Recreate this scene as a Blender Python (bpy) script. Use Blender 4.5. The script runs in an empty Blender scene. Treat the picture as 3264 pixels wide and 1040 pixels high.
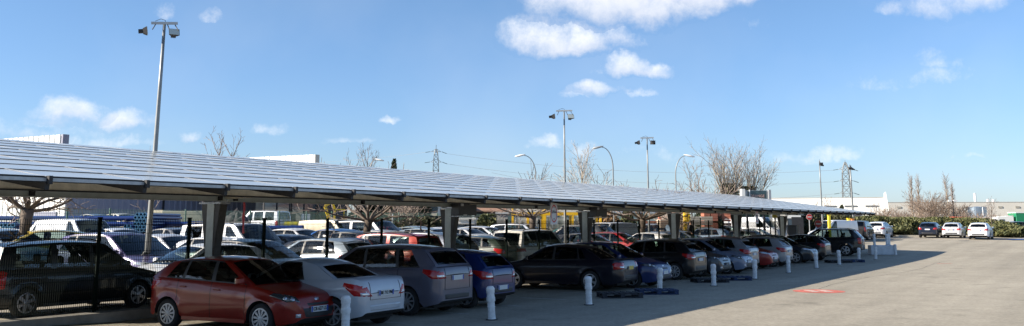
import bpy, math, random
from mathutils import Vector, Matrix
from mathutils.bvhtree import BVHTree
sc = bpy.context.scene
col = sc.collection
R = math.radians
rnd = random.Random(7)
# ------------------------------------------------------------------ place and camera frame
FPX, CX, CY, HC = 3077.0, 1632.0, 205.0, 2.15
PH = math.atan(504/3077); TH = math.atan(1848*math.cos(PH)/3077)
sP, cP = math.sin(PH), math.cos(PH)
ST, CT = math.sin(TH), math.cos(TH)
def XY(t, p): return (t*ST - p*CT, t*CT + p*ST)          # along the canopy / across it
def TPx(x, y): return (x*ST + y*CT, y*ST - x*CT)
def smooth(a, b, v):
    u = min(1, max(0, (v-a)/(b-a))); return u*u*(3-2*u)
def zg(x, y):                                              # the lie of the land
    t, p = TPx(x, y)
    lot = .12*smooth(18.35, 18.8, p) + .34*smooth(19.5, 30, p)
    far = .80*smooth(56, 104, y)
    return max(lot, far) if y < 900 else .8
def at(px, Y, z=None):                                     # a point seen in column px at distance Y
    zz = 1.0 if z is None else z
    D = Y*cP + (zz-HC)*sP
    x = (px-CX)*D/FPX
    return (x, Y, zg(x, Y) if z is None else z)
def zat(py, Y):                                            # height seen at row py at distance Y
    b = (CY-py)/FPX
    return HC + Y*(sP+b*cP)/(cP-b*sP)
def ground(px, py, z=0.0):
    a=(px-CX)/FPX; b=(CY-py)/FPX
    k=(z-HC)/(sP+b*cP)
    return (a*k, (cP-b*sP)*k)
def t_at(px, p, z=.5):
    lo, hi = -8, 300
    for _ in range(50):
        m=(lo+hi)/2; X,Y=XY(m,p); D=Y*cP+(z-HC)*sP
        if D<=.1 or CX+FPX*X/D < px: lo=m
        else: hi=m
    return lo
AT = math.pi/2 - TH           # heading angle of +t
AP = math.pi - TH             # heading angle of +p  (across, away)
# ------------------------------------------------------------------ materials
MATS = {}
def mat(name, color, rough=.6, metal=0., spec=.5, noise=0., nscale=5., bump=0., bscale=30., coat=0., emit=0.):
    if name in MATS: return MATS[name]
    m = bpy.data.materials.new(name); m.use_nodes = True; nt = m.node_tree; N = nt.nodes; Lk = nt.links
    b = N['Principled BSDF']
    b.inputs['Base Color'].default_value = (*color, 1); b.inputs['Roughness'].default_value = rough
    b.inputs['Metallic'].default_value = metal; b.inputs['Specular IOR Level'].default_value = spec
    b.inputs['Coat Weight'].default_value = coat
    tc = N.new('ShaderNodeTexCoord')
    if noise:
        n = N.new('ShaderNodeTexNoise'); n.inputs['Scale'].default_value = nscale; n.inputs['Detail'].default_value = 6
        n.inputs['Roughness'].default_value = .65
        Lk.new(tc.outputs['Object'], n.inputs['Vector'])
        r = N.new('ShaderNodeMapRange'); r.inputs['From Min'].default_value = .3; r.inputs['From Max'].default_value = .7
        r.inputs['To Min'].default_value = 1-noise; r.inputs['To Max'].default_value = 1+noise
        Lk.new(n.outputs['Fac'], r.inputs['Value'])
        v = N.new('ShaderNodeVectorMath'); v.operation = 'SCALE'; v.inputs[0].default_value = color
        Lk.new(r.outputs['Result'], v.inputs['Scale']); Lk.new(v.outputs['Vector'], b.inputs['Base Color'])
    if bump:
        n2 = N.new('ShaderNodeTexNoise'); n2.inputs['Scale'].default_value = bscale; n2.inputs['Detail'].default_value = 3
        Lk.new(tc.outputs['Object'], n2.inputs['Vector'])
        bp = N.new('ShaderNodeBump'); bp.inputs['Strength'].default_value = bump; bp.inputs['Distance'].default_value = .02
        Lk.new(n2.outputs['Fac'], bp.inputs['Height']); Lk.new(bp.outputs['Normal'], b.inputs['Normal'])
    MATS[name] = m
    return m
def paint():
    m = mat('car_paint', (.5,.5,.5), .30, 0.1, .4, coat=.55)
    nt = m.node_tree; b = nt.nodes['Principled BSDF']
    oi = nt.nodes.new('ShaderNodeObjectInfo')
    tc = nt.nodes.new('ShaderNodeTexCoord'); n = nt.nodes.new('ShaderNodeTexNoise'); n.inputs['Scale'].default_value = 3
    n.inputs['Detail'].default_value = 5
    nt.links.new(tc.outputs['Object'], n.inputs['Vector'])
    r = nt.nodes.new('ShaderNodeMapRange'); r.inputs['To Min'].default_value = .86; r.inputs['To Max'].default_value = 1.1
    nt.links.new(n.outputs['Fac'], r.inputs['Value'])
    v = nt.nodes.new('ShaderNodeVectorMath'); v.operation='SCALE'
    nt.links.new(oi.outputs['Color'], v.inputs[0]); nt.links.new(r.outputs['Result'], v.inputs['Scale'])
    nt.links.new(v.outputs['Vector'], b.inputs['Base Color'])
    b.inputs['Coat Roughness'].default_value = .06
    return m
PAINT = paint()
def glass():
    m = bpy.data.materials.new('car_glass'); m.use_nodes = True; nt = m.node_tree; nt.nodes.clear()
    o = nt.nodes.new('ShaderNodeOutputMaterial'); t = nt.nodes.new('ShaderNodeBsdfTransparent'); t.inputs[0].default_value = (.50,.58,.55,1)
    g = nt.nodes.new('ShaderNodeBsdfGlossy'); g.inputs['Roughness'].default_value = .03; g.inputs[0].default_value=(.95,.97,1,1)
    f = nt.nodes.new('ShaderNodeFresnel'); f.inputs['IOR'].default_value = 1.55
    mx = nt.nodes.new('ShaderNodeMixShader')
    nt.links.new(f.outputs[0], mx.inputs[0]); nt.links.new(t.outputs[0], mx.inputs[1]); nt.links.new(g.outputs[0], mx.inputs[2])
    nt.links.new(mx.outputs[0], o.inputs[0]); return m
GLASS = glass()
def shelter_glass():
    m = bpy.data.materials.new('clear_sheet'); m.use_nodes = True; nt = m.node_tree; nt.nodes.clear()
    o = nt.nodes.new('ShaderNodeOutputMaterial'); t = nt.nodes.new('ShaderNodeBsdfTransparent'); t.inputs[0].default_value = (.8,.85,.83,1)
    d = nt.nodes.new('ShaderNodeBsdfDiffuse'); d.inputs[0].default_value = (.7,.68,.62,1)
    mx = nt.nodes.new('ShaderNodeMixShader'); mx.inputs[0].default_value = .45
    nt.links.new(t.outputs[0], mx.inputs[1]); nt.links.new(d.outputs[0], mx.inputs[2]); nt.links.new(mx.outputs[0], o.inputs[0]); return m
SHEET = shelter_glass()
M_seam = mat('seam', (.01,.01,.01), .8); M_under = mat('underbody', (.012,.012,.013), .9)
M_trim = mat('black_plastic', (.025,.025,.027), .5, noise=.2)
M_tyre = mat('rubber', (.02,.02,.021), .85, noise=.25, nscale=20)
M_rim = mat('alloy', (.55,.56,.58), .32, .75); M_rimdark = mat('rim_recess', (.02,.02,.02), .7)
M_hub = mat('hubcap_plastic', (.45,.46,.48), .4, .3)
M_red = mat('red_lens', (.42,.012,.012), .15, coat=.6); M_amber = mat('amber_lens', (.5,.15,.02), .2, coat=.5)
M_clear = mat('clear_lens', (.55,.58,.62), .1, .55, coat=.9); M_lampdark = mat('lamp_housing', (.05,.055,.06), .2, .3, coat=.8)
M_chrome = mat('chrome', (.7,.7,.72), .15, 1.); M_white = mat('white_plastic', (.75,.76,.76), .5, noise=.06)
M_plate = mat('plate_white', (.62,.63,.62), .5); M_plateb = mat('plate_blue', (.02,.07,.35), .5); M_platey = mat('plate_yellow', (.7,.5,.06), .5)
M_text = mat('lettering_black', (.01,.01,.01), .7)
M_seat = mat('seat_fabric', (.03,.03,.034), .9, noise=.2)
M_galv = mat('galvanised_steel', (.38,.40,.41), .5, .35, noise=.18, nscale=7, bump=.15)
M_pale = mat('pale_galvanised', (.55,.60,.57), .6, .0, noise=.14, nscale=4)
M_alurail = mat('thin_rail', (.30,.31,.33), .6, .0)
M_galvw = mat('galvanised_beam', (.80,.74,.60), .6, .0, noise=.25, nscale=3, bump=.2)
M_dark = mat('dark_steel', (.020,.021,.024), .6, .2, noise=.15)
M_alu = mat('aluminium_rail', (.40,.42,.44), .45, .3)
M_green = mat('fence_green', (.004,.009,.007), .8, spec=.1, noise=.2)
M_greenl = mat('fence_green_far', (.05,.12,.09), .5, noise=.2)
# ------------------------------------------------------------------ mesh helper
class MB:
    def __init__(s): s.v=[]; s.f=[]; s.m=[]
    def add(s, vs, fs, mi=0):
        o=len(s.v); s.v+= [tuple(v) for v in vs]; s.f+= [tuple(i+o for i in f) for f in fs]; s.m+= [mi]*len(fs); return s
    def box(s, c, d, rz=0., mi=0, rx=0., ry=0., bev=0):
        hx,hy,hz=[k/2 for k in d]; M=Matrix.Rotation(rz,3,'Z')@Matrix.Rotation(ry,3,'Y')@Matrix.Rotation(rx,3,'X'); c=Vector(c)
        if bev:
            vs=[]
            for z,i in ((-hz,bev),(-hz+bev,0),(hz-bev,0),(hz,bev)):
                a,b2=hx-i,hy-i; k=bev if i==0 else bev*.5
                vs+=[(-a+k,-b2,z),(a-k,-b2,z),(a,-b2+k,z),(a,b2-k,z),(a-k,b2,z),(-a+k,b2,z),(-a,b2-k,z),(-a,-b2+k,z)]
            fs=[tuple(range(7,-1,-1)),tuple(range(24,32))]
            for l in range(3):
                for i in range(8): j=(i+1)%8; fs.append((l*8+i,l*8+j,l*8+8+j,l*8+8+i))
            return s.add([c+M@Vector(v) for v in vs],fs,mi)
        vs=[c+M@Vector((x*hx,y*hy,z*hz)) for z in (-1,1) for y in (-1,1) for x in (-1,1)]
        return s.add(vs,[(0,2,3,1),(4,5,7,6),(0,1,5,4),(2,6,7,3),(0,4,6,2),(1,3,7,5)],mi)
    def bar(s, a, b, w, h=None, mi=0, up=(0,0,1)):
        h=h or w; a=Vector(a); b=Vector(b); d=(b-a).normalized(); u=Vector(up)
        if abs(d.dot(u))>.99: u=Vector((1,0,0))
        sx=d.cross(u).normalized(); uz=sx.cross(d)
        vs=[q+sx*(i*w/2)+uz*(j*h/2) for q in (a,b) for j in (-1,1) for i in (-1,1)]
        return s.add(vs,[(0,2,3,1),(4,5,7,6),(0,1,5,4),(2,6,7,3),(0,4,6,2),(1,3,7,5)],mi)
    def tube(s, pts, rad, n=8, mi=0, cap=True):
        pts=[Vector(p) for p in pts]; rad = rad if isinstance(rad,(list,tuple)) else [rad]*len(pts)
        vs=[]; ref=None
        for i,p in enumerate(pts):
            d=(pts[min(i+1,len(pts)-1)]-pts[max(i-1,0)]).normalized()
            if ref is None: ref=Vector((0,0,1)) if abs(d.z)<.9 else Vector((1,0,0))
            u=d.cross(ref)
            if u.length<1e-4: u=d.cross(Vector((0,1,0)))
            u.normalize(); w=d.cross(u)
            ref=-w.cross(d) if False else ref
            for k in range(n):
                a=2*math.pi*k/n; vs.append(p+u*(math.cos(a)*rad[i])+w*(math.sin(a)*rad[i]))
        fs=[]
        for i in range(len(pts)-1):
            for k in range(n):
                j=(k+1)%n; fs.append((i*n+k,i*n+n+k,i*n+n+j,i*n+j))
        if cap: fs+=[tuple(range(n)),tuple(range(len(vs)-1,len(vs)-1-n,-1))]
        return s.add(vs,fs,mi)
    def lathe(s, prof, n=16, c=(0,0,0), axis='Z', mi=0):
        vs=[];c=Vector(c)
        for r,z in prof:
            for k in range(n):
                a=2*math.pi*k/n; v=(r*math.cos(a), r*math.sin(a), z)
                if axis=='Y': v=(v[0], z, v[1])
                vs.append(c+Vector(v))
        fs=[]
        for i in range(len(prof)-1):
            for k in range(n):
                j=(k+1)%n; fs.append((i*n+k,i*n+j,i*n+n+j,i*n+n+k))
        fs+=[tuple(range(n-1,-1,-1)),tuple(range(len(vs)-n,len(vs)))]
        return s.add(vs,fs,mi)
    def build(s, name, mats, parent=None, sm=False, loc=None, fixn=False):
        me=bpy.data.meshes.new(name); me.from_pydata(s.v,[],s.f)
        if not isinstance(mats,(list,tuple)): mats=[mats]
        for m in mats: me.materials.append(m)
        me.polygons.foreach_set('material_index', s.m)
        if sm: me.shade_smooth() if hasattr(me,'shade_smooth') else None
        if sm:
            me.polygons.foreach_set('use_smooth',[True]*len(me.polygons))
        if fixn:
            import bmesh
            bm=bmesh.new(); bm.from_mesh(me); bmesh.ops.remove_doubles(bm,verts=bm.verts,dist=1e-5); bmesh.ops.recalc_face_normals(bm,faces=bm.faces); bm.to_mesh(me); bm.free()
        me.update()
        o=bpy.data.objects.new(name,me); col.objects.link(o); o.parent=parent
        if loc: o.location=loc
        return o
def tag(o, label=None, cat=None, group=None, kind=None):
    if label: o['label']=label
    if cat: o['category']=cat
    if group: o['group']=group
    if kind: o['kind']=kind
    return o
def empty(name, loc=(0,0,0), rz=0., label=None, cat=None, group=None):
    o=bpy.data.objects.new(name,None); col.objects.link(o); o.location=loc; o.rotation_euler=(0,0,rz); o.empty_display_size=.1
    return tag(o,label,cat,group)
KIDS={}
def kids(o): return o.children
def copy_tree(o, parent=None):
    c=o.copy(); col.objects.link(c); c.parent=parent
    for ch in list(o.children): copy_tree(ch,c)
    return c
def setcol(o,c):
    o.color=(*c,1)
    for ch in o.children: setcol(ch,c)
def lerp(a,b,t): return a+(b-a)*t
def interp(pts,x):
    if x<=pts[0][0]: return pts[0][1]
    for (a,b),(c,d) in zip(pts,pts[1:]):
        if x<=c: return lerp(b,d,(x-a)/(c-a) if c>a else 1)
    return pts[-1][1]
def textmesh(s, size, name, m, parent, loc, rot):
    cu=bpy.data.curves.new(name,'FONT'); cu.body=s; cu.size=size; cu.align_x='CENTER'; cu.align_y='CENTER'; cu.extrude=.002; cu.offset=.0015*size/.1
    o=bpy.data.objects.new(name,cu); me=bpy.data.meshes.new_from_object(o); bpy.data.objects.remove(o)
    me.materials.clear(); me.materials.append(m); me.name=name
    q=bpy.data.objects.new(name,me); col.objects.link(q); q.parent=parent; q.location=loc; q.rotation_euler=rot
    return q
# ------------------------------------------------------------------ cars
HOOD=[(0,.44),(.02,.54),(.06,.63),(.15,.71),(.32,.78),(1.,.92)]
def S(**k): return k
SPEC=dict(
 hatch=S(L=3.90,W=1.72,H=1.46,fo=.76,wb=2.49,r=.30,belt=(.92,1.04),hood=HOOD,a=(.98,1.80),e=(3.84,3.42),win=[(1.16,1.98,2.02,2.06),(2.12,2.14,2.86,2.80),(2.94,2.86,3.38,3.12)],door=[1.16,2.08,3.0],tail=.35,spoil=1),
 hatch3=S(L=3.85,W=1.68,H=1.45,fo=.78,wb=2.45,r=.30,belt=(.90,1.0),hood=HOOD,a=(.95,1.78),e=(3.76,3.40),win=[(1.10,1.90,2.25,2.25),(2.34,2.34,3.25,3.05)],door=[1.15,2.30],tail=.35,spoil=1),
 compact=S(L=4.2,W=1.77,H=1.49,fo=.85,wb=2.61,r=.315,belt=(.94,1.04),hood=[(0,.46),(.03,.57),(.09,.68),(.25,.78),(1.,.93)],a=(1.,1.85),e=(4.1,3.72),win=[(1.22,2.02,2.14,2.16),(2.22,2.24,3.02,2.98),(3.1,3.04,3.60,3.36)],door=[1.24,2.18,3.14],tail=.4,spoil=1),
 mpv=S(L=4.38,W=1.83,H=1.63,fo=.88,wb=2.65,r=.325,belt=(1.0,1.12),hood=[(0,.48),(.03,.6),(.08,.72),(.22,.83),(.9,.99)],a=(.92,1.85),e=(4.27,3.88),win=[(1.2,2.02,2.22,2.22),(2.30,2.30,3.18,3.12),(3.26,3.2,3.86,3.5)],door=[1.24,2.26,3.26],tail=.4,spoil=1),
 minivan=S(L=4.63,W=1.81,H=1.74,fo=.9,wb=2.84,r=.32,belt=(1.0,1.06),hood=[(0,.48),(.03,.6),(.1,.74),(.3,.86),(.9,1.0)],a=(.95,1.95),e=(4.56,4.30),win=[(1.25,2.1,2.22,2.24),(2.32,2.34,3.32,3.32),(3.42,3.42,4.40,4.2)],door=[1.28,2.28,3.36],tail=.5,rails=1),
 estate=S(L=4.45,W=1.74,H=1.62,fo=.83,wb=2.9,r=.31,belt=(.98,1.03),hood=[(0,.46),(.03,.58),(.1,.72),(.25,.82),(1.05,.96)],a=(1.0,1.72),e=(4.40,4.22),win=[(1.24,1.90,2.08,2.08),(2.18,2.18,3.02,3.0),(3.16,3.14,4.02,3.94)],door=[1.22,2.13,3.1],tail=.5,rails=1),
 sedan=S(L=4.70,W=1.75,H=1.46,fo=.93,wb=2.70,r=.32,belt=(.92,.98),hood=[(0,.46),(.03,.56),(.1,.67),(.3,.76),(1.2,.91)],a=(1.2,1.98),e=(4.0,3.35),win=[(1.42,2.2,2.30,2.32),(2.38,2.40,3.22,3.10),(3.27,3.14,3.50,3.20)],door=[1.42,2.34,3.25],deck=[(4.0,1.0),(4.5,.99),(4.6,.95),(4.67,.84),(4.7,.7)]),
 coupe=S(L=4.04,W=1.75,H=1.40,fo=.80,wb=2.54,r=.315,belt=(.92,1.0),hood=HOOD,a=(.95,1.75),e=(3.32,2.72),win=[(1.15,1.95,2.55,2.35)],door=[1.15,2.32],deck=[(3.32,1.03),(3.75,1.03),(3.93,.99),(4.01,.88),(4.04,.72)]),
 suv=S(L=4.6,W=1.86,H=1.70,fo=.9,wb=2.7,r=.36,belt=(1.08,1.16),hood=[(0,.55),(.03,.7),(.08,.85),(.25,.97),(1.,1.08)],a=(1.05,1.85),e=(4.5,4.05),win=[(1.28,2.04,2.2,2.2),(2.28,2.28,3.15,3.1),(3.25,3.18,4.05,3.8)],door=[1.34,2.24,3.2],tail=.45,rails=1,spoil=1),
 ludo=S(L=4.38,W=1.81,H=1.80,fo=.9,wb=2.72,r=.32,belt=(1.02,1.06),hood=[(0,.46),(.03,.58),(.1,.76),(.25,.88),(.8,1.02)],a=(.8,1.65),e=(4.33,4.22),win=[(1.12,1.84,1.98,2.0),(2.12,2.12,2.98,2.98),(3.15,3.15,4.02,3.98)],door=[1.28,2.05,3.05],tail=.55,rails=1),
 smallvan=S(L=4.2,W=1.75,H=1.84,fo=.85,wb=2.7,r=.31,belt=(1.0,1.02),hood=[(0,.46),(.03,.58),(.1,.74),(.25,.86),(.8,1.0)],a=(.8,1.6),e=(4.16,4.1),win=[(1.12,1.80,1.95,1.96)],door=[1.22,2.02],tail=.55),
 van=S(L=5.1,W=1.98,H=2.10,fo=.95,wb=3.2,r=.34,belt=(1.22,1.24),hood=[(0,.5),(.03,.7),(.1,.92),(.35,1.12),(.75,1.22)],a=(.75,1.55),e=(5.05,5.0),win=[(1.12,1.78,2.0,2.02)],door=[1.28,2.08],tail=.7),
)
def arc_z(s,d):
    a,e=s['a'][1],s['e'][1]; m=a+(e-a)*.38; k=.09 if s['H']<1.7 else .04
    u=(d-m)/((e-m) if d>m else (m-a)); return s['H']-.045-k*min(1,u*u)*(1. if d>m else .6)
def halfw(s,d):
    L,W=s['L'],s['W']; u=min(1,max(0,d/.8)); v=min(1,max(0,(L-d)/.55))
    big=s['H']>1.75
    q=(.60 if big else .5); fr=q+(1-q)*(1-(1-u)**3)**.45
    q=.84 if big else .74; re=q+(1-q)*(1-(1-v)**3)**.5
    return W/2*min(fr,re)
def belt_z(s,d):
    b0,b1=s['belt']; return lerp(b0,b1,min(1,max(0,(d-s['a'][0])/(s['e'][0]-s['a'][0]))))
def top_z(s,d):
    if d<s['a'][0]: 
        h=s['hood']; return interp(h[:-1]+[(s['a'][0],s['belt'][0])],d)
    if 'deck' in s and d>s['e'][0]: return interp([(s['e'][0],belt_z(s,s['e'][0]))]+s['deck'][1:],d)
    L=s['L']; b=belt_z(s,min(d,s['e'][0]))
    if d>L-.1: return interp([(L-.1,b),(L-.04,b-.04),(L-.01,b-.12),(L,b-.2)],d)
    return b
def bot_z(s,d):
    L=s['L']; g=.26 if s['H']>1.66 and s['r']>.35 else .19
    return interp([(0,g+.12),(.06,g+.05),(.3,g),(L-.4,g+.02),(L-.05,g+.10),(L,g+.16)],d)
def arch(s,d):
    z=0
    for w in (s['fo'],s['fo']+s['wb']):
        Rr=s['r']+.05; u=abs(d-w)
        if u<Rr+1e-6: z=s['r']+math.sqrt(max(0,Rr*Rr-u*u))
    return z
def side_y(s,d,z):
    zb=top_z(s,d); w=halfw(s,d)
    f=interp([(.15,.93),(.3,.975),(.5,1.),(.62,.995),(max(.7,zb-.16),.985),(max(.75,zb-.04),.955),(max(.8,zb),.925)],z)
    y=w*f
    for q in (s['fo'],s['fo']+s['wb']):
        r=math.hypot(d-q,z-s['r'])-(s['r']+.05)
        if r<.10: y+=.018*(1-max(0,r)/.10)
    # character line
    y+=.010*math.exp(-((z-(zb-.2))/.03)**2)
    return y
LV=[0,.07,.16,.27,.38,.5,.62,.73,.83,.91,.96,1.]
def body_surface(s):
    L=s['L']; st=set([0,.008,.02,.04,.07,.11,.16,.22,.3,L,L-.008,L-.02,L-.045,L-.08,L-.13,L-.2,L-.3])
    d=.3
    while d<L-.3: st.add(round(d,3)); d+=.09
    for w in (s['fo'],s['fo']+s['wb']):
        Rr=s['r']+.05
        for k in range(15): st.add(round(w-Rr*math.cos(math.pi*k/14),4))
    seams=[]
    for q in s['door']: seams.append((q-.006,q+.006))
    st=[x for x in st if not any(a-.02<x<b+.02 for a,b in seams)]
    for a,b in seams: st+=[a,b]
    st=sorted(set(st)); out=[st[0]]
    for x in st[1:]:
        if x-out[-1]>.004: out.append(x)
    return out,seams
def vis(o): return o
def build_car(kind, lod=0, rim='alloy', spokes=5):
    s=SPEC[kind]; L,W,H=s['L'],s['W'],s['H']; X=lambda d:L/2-d
    root=bpy.data.objects.new(NAMES[kind],None); col.objects.link(root); root.empty_display_size=.1
    st,seams=body_surface(s)
    if lod==2: st=st[::2]+([st[-1]] if (len(st)-1)%2 else [])
    body=MB(); doors={}
    nL=len(LV); inside=lambda d: s['a'][0]-.02<d<s['e'][0]+.02
    rings=[]
    for d in st:
        zb=max(bot_z(s,d),arch(s,d)); zt=top_z(s,d); row=[]
        if zb>zt-.05: zb=zt-.05
        for f in LV:
            z=zb+(zt-zb)*f; row.append((X(d),side_y(s,d,z),z))
        rings.append(row)
    for sg in (1,-1):
        o=len(body.v)
        for row in rings: body.v+= [(a,b*sg,c) for a,b,c in row]
        # top towards the centre line
        for i in range(len(st)-1):
            dm=(st[i]+st[i+1])/2
            isseam=any(a<dm<b for a,b in seams)
            for j in range(nL-1):
                q=[o+i*nL+j,o+(i+1)*nL+j,o+(i+1)*nL+j+1,o+i*nL+j+1]
                if sg<0: q=q[::-1]
                dk=None
                if s['door'][0]<dm<s['door'][-1] and not isseam and j>=1 and arch(s,dm)==0 and lod<2:
                    for n in range(len(s['door'])-1):
                        if s['door'][n]<dm<s['door'][n+1]: dk=n
                if dk is not None:
                    D=doors.setdefault((dk,sg),MB()); D.add([body.v[k] for k in q],[(0,1,2,3)],0)
                else:
                    body.f.append(tuple(q)); body.m.append(1 if (isseam and j>=1) else (3 if (j==0 and s['H']>1.66) else 0))
        # hood / deck half
        o2=len(body.v); ny=5
        for i,d in enumerate(st):
            x,y,z=rings[i][-1]; cr=.045 if d<s['a'][0] else .02
            if d>L-.15 or d<.1: cr=.02
            for k in range(ny+1):
                u=k/ny; body.v.append((x,sg*y*(1-u),z+cr*(1-(1-u)**2)))
        for i in range(len(st)-1):
            dm=(st[i]+st[i+1])/2
            for k in range(ny):
                q=[o2+i*(ny+1)+k,o2+(i+1)*(ny+1)+k,o2+(i+1)*(ny+1)+k+1,o2+i*(ny+1)+k+1]
                if sg<0: q=q[::-1]
                body.f.append(tuple(q)); body.m.append(2 if inside(dm) else 0)
        # floor half
        o3=len(body.v)
        for i in range(len(st)):
            x,y,z=rings[i][0]; body.v+= [(x,sg*y,z),(x,0,z)]
        for i in range(len(st)-1):
            q=[o3+2*i,o3+2*i+1,o3+2*i+3,o3+2*i+2]
            if sg<0: q=q[::-1]
            body.f.append(tuple(q)); body.m.append(2)
    # end caps
    for i,rev in ((0,False),(len(st)-1,True)):
        cap=[(a,b,c) for a,b,c in rings[i]]; zt=cap[-1][2]
        o=len(body.v); n=len(cap)
        body.v+= cap; body.v+= [(a,-b,c) for a,b,c in cap]
        for j in range(n-1):
            q=[o+j,o+n+j,o+n+j+1,o+j+1]; body.f.append(tuple(q if rev is False else q[::-1])); body.m.append(0)
    # greenhouse -------------------------------------------------
    yb=lambda d: side_y(s,d,top_z(s,d))*.992
    yr0=.735 if H<1.56 else (.79 if H<1.75 else .86)
    def yr(d): return W/2*yr0*interp([(s['a'][1],.96),(s['a'][1]+.5,1.),(s['e'][1]-.5,1.),(s['e'][1],.95)],d)
    bul=.035 if H<1.75 else .05
    def gp(db,dt,v,sg):
        d=lerp(db,dt,v); z=lerp(top_z(s,min(db,s['e'][0])),arc_z(s,dt),v)
        y=lerp(yb(min(db,L-.12)),yr(dt),v)+bul*v*(1-v)*2
        return (X(d),sg*y,z)
    vr=[0,.06,.2,.35,.5,.65,.78,.90,.96,1.]
    cols=[]; kindl=[]
    prev=(s['a'][0],s['a'][1])
    seq=[(prev,'b')]
    for n,(b0,t0,b1,t1) in enumerate(s['win']):
        seq.append(((b0,t0),'w%d'%n)); seq.append(((b1,t1),'b'))
    seq.append(((s['e'][0],s['e'][1]),None))
    wins={}
    for n in range(len(seq)-1):
        (b0,t0),k=seq[n]; (b1,t1),_=seq[n+1]; m=4 if (b1-b0)>.3 else (2 if b1-b0>.12 else 1)
        for i in range(m):
            u0,u1=i/m,(i+1)/m
            c0=(lerp(b0,b1,u0),lerp(t0,t1,u0)); c1=(lerp(b0,b1,u1),lerp(t0,t1,u1))
            for sg in (1,-1):
                for j in range(len(vr)-1):
                    P=[gp(*c0,vr[j],sg),gp(*c1,vr[j],sg),gp(*c1,vr[j+1],sg),gp(*c0,vr[j+1],sg)]
                    if sg<0: P=P[::-1]
                    if k!='b' and 0<j<len(vr)-3: wins.setdefault((k,sg),MB()).add(P,[(0,1,2,3)],0)
                    elif k!='b' and j in (0,len(vr)-3): body.add(P,[(0,1,2,3)],3)
                    else:
                        slim=(b1-b0)<.12 and 0<n<len(seq)-2 and j<len(vr)-2
                        body.add(P,[(0,1,2,3)],3 if slim else 0)
    # roof
    nr,ny=10,8
    a1,e1=s['a'][1],s['e'][1]
    def rp(d,u): # u -1..1
        y=yr(d)*u; return (X(d)+(.05*(1-u*u) if d<a1+.01 else 0)-(.04*(1-u*u) if d>e1-.01 else 0),y,arc_z(s,d)+.045*(1-u*u)**.8*1.0)
    P=[]
    for i in range(nr+1):
        for k in range(ny+1): P.append(rp(lerp(a1,e1,i/nr),-1+2*k/ny))
    body.add(P,[(i*(ny+1)+k,i*(ny+1)+k+1,(i+1)*(ny+1)+k+1,(i+1)*(ny+1)+k) for i in range(nr) for k in range(ny)],0)
    # windscreen and rear window
    def screen(db,dt,sgn,bb,bt,name,vlo,vhi,um):
        g=MB(); nv,nu=8,10
        def sp(u,v):
            a=Vector(gp(db,dt,v,1)); y=a.y*u; d=lerp(db,dt,v)
            x=X(d)+sgn*lerp(bb,bt,v)*(1-u*u); z=a.z+.045*(1-u*u)**.8*v+ (.01*(1-u*u))*(1-v)
            x+=sgn*.03*4*v*(1-v)*.5
            return (x,y,z)
        vs=[0,vlo]+[lerp(vlo,vhi,i/nv) for i in range(1,nv)]+[vhi,1]
        us=[-1,-um]+[lerp(-um,um,i/nu) for i in range(1,nu)]+[um,1]
        for i in range(len(vs)-1):
            for k in range(len(us)-1):
                Q=[sp(us[k],vs[i]),sp(us[k+1],vs[i]),sp(us[k+1],vs[i+1]),sp(us[k],vs[i+1])]
                if sgn<0: Q=Q[::-1]
                edge=i==0 or i==len(vs)-2 or k==0 or k==len(us)-2
                if edge: body.add(Q,[(0,1,2,3)],0)
                else: g.add(Q,[(0,1,2,3)],0)
        return g
    ws=screen(*s['a'],1,.22,.05,'windscreen',.03,.95,.95)
    rw=screen(*s['e'],-1,.07,.04,'rear_window',.12 if 'tail' in s else .04,.86,.86)
    bo=body.build('body',[PAINT,M_seam,M_under,M_trim],root,sm=True)
    me=bo.data
    import bmesh
    bm=bmesh.new(); bm.from_mesh(me); bmesh.ops.remove_doubles(bm,verts=bm.verts,dist=.0004)
    for e in bm.edges:
        if len(e.link_faces)==2 and (e.calc_face_angle(0)>R(38)): e.smooth=False
    bm.to_mesh(me)
    # collision tree with doors for patches
    tv=[v.co.copy() for v in bm.verts]; tf=[[v.index for v in f.verts] for f in bm.faces]; bm.free()
    for D in doors.values():
        o=len(tv); tv+=[Vector(v) for v in D.v]; tf+=[[i+o for i in f] for f in D.f]
    bvh=BVHTree.FromPolygons(tv,tf)
    for (n,sg),D in doors.items():
        do=D.build('door',PAINT,root,sm=True,fixn=False)
        bm=bmesh.new(); bm.from_mesh(do.data); bmesh.ops.remove_doubles(bm,verts=bm.verts,dist=.0004); bm.to_mesh(do.data); bm.free()
        if lod<2:
            dh=s['door'][n+1]-.17; z=belt_z(s,dh)-.14
            hb=MB().box((X(dh),sg*(side_y(s,dh,z)+.016),z),(.16,.03,.025),bev=.006); hb.build('handle',PAINT if lod==0 else PAINT,do)
    for (k,sg),D in wins.items():
        D.build('side_window',GLASS,root,sm=True)
    ws.build('windscreen',GLASS,root,sm=True); rw.build('rear_window',GLASS,root,sm=True)
    # patches -----------------------------------------------------
    def patch(name,pts,n,m,th=.006,parent=root,rings=4,mi2=None,seg=4):
        n=Vector(n).normalized(); P=[Vector((X(d),yf*W/2,z)) for d,yf,z in pts]; Q=[]
        for i in range(len(P)):
            a,b=P[i],P[(i+1)%len(P)]
            for k in range(seg): Q.append(a.lerp(b,k/seg))
        c=sum(Q,Vector())/len(Q); b=MB(); vs=[]
        sc_=[1.0]+[1-.05-(.95)*i/rings for i in range(rings)]
        for ri,q in enumerate(sc_):
            for p in Q:
                w=c.lerp(p,q); h=bvh.ray_cast(w+n*1.2,-n,2.4)
                base=h[0] if h[0] is not None else w
                vs.append(base+n*(th if ri>0 else -.004))
        N=len(Q); fs=[]
        for ri in range(len(sc_)-1):
            for i in range(N):
                j=(i+1)%N; fs.append((ri*N+i,ri*N+j,ri*N+N+j,ri*N+N+i))
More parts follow.
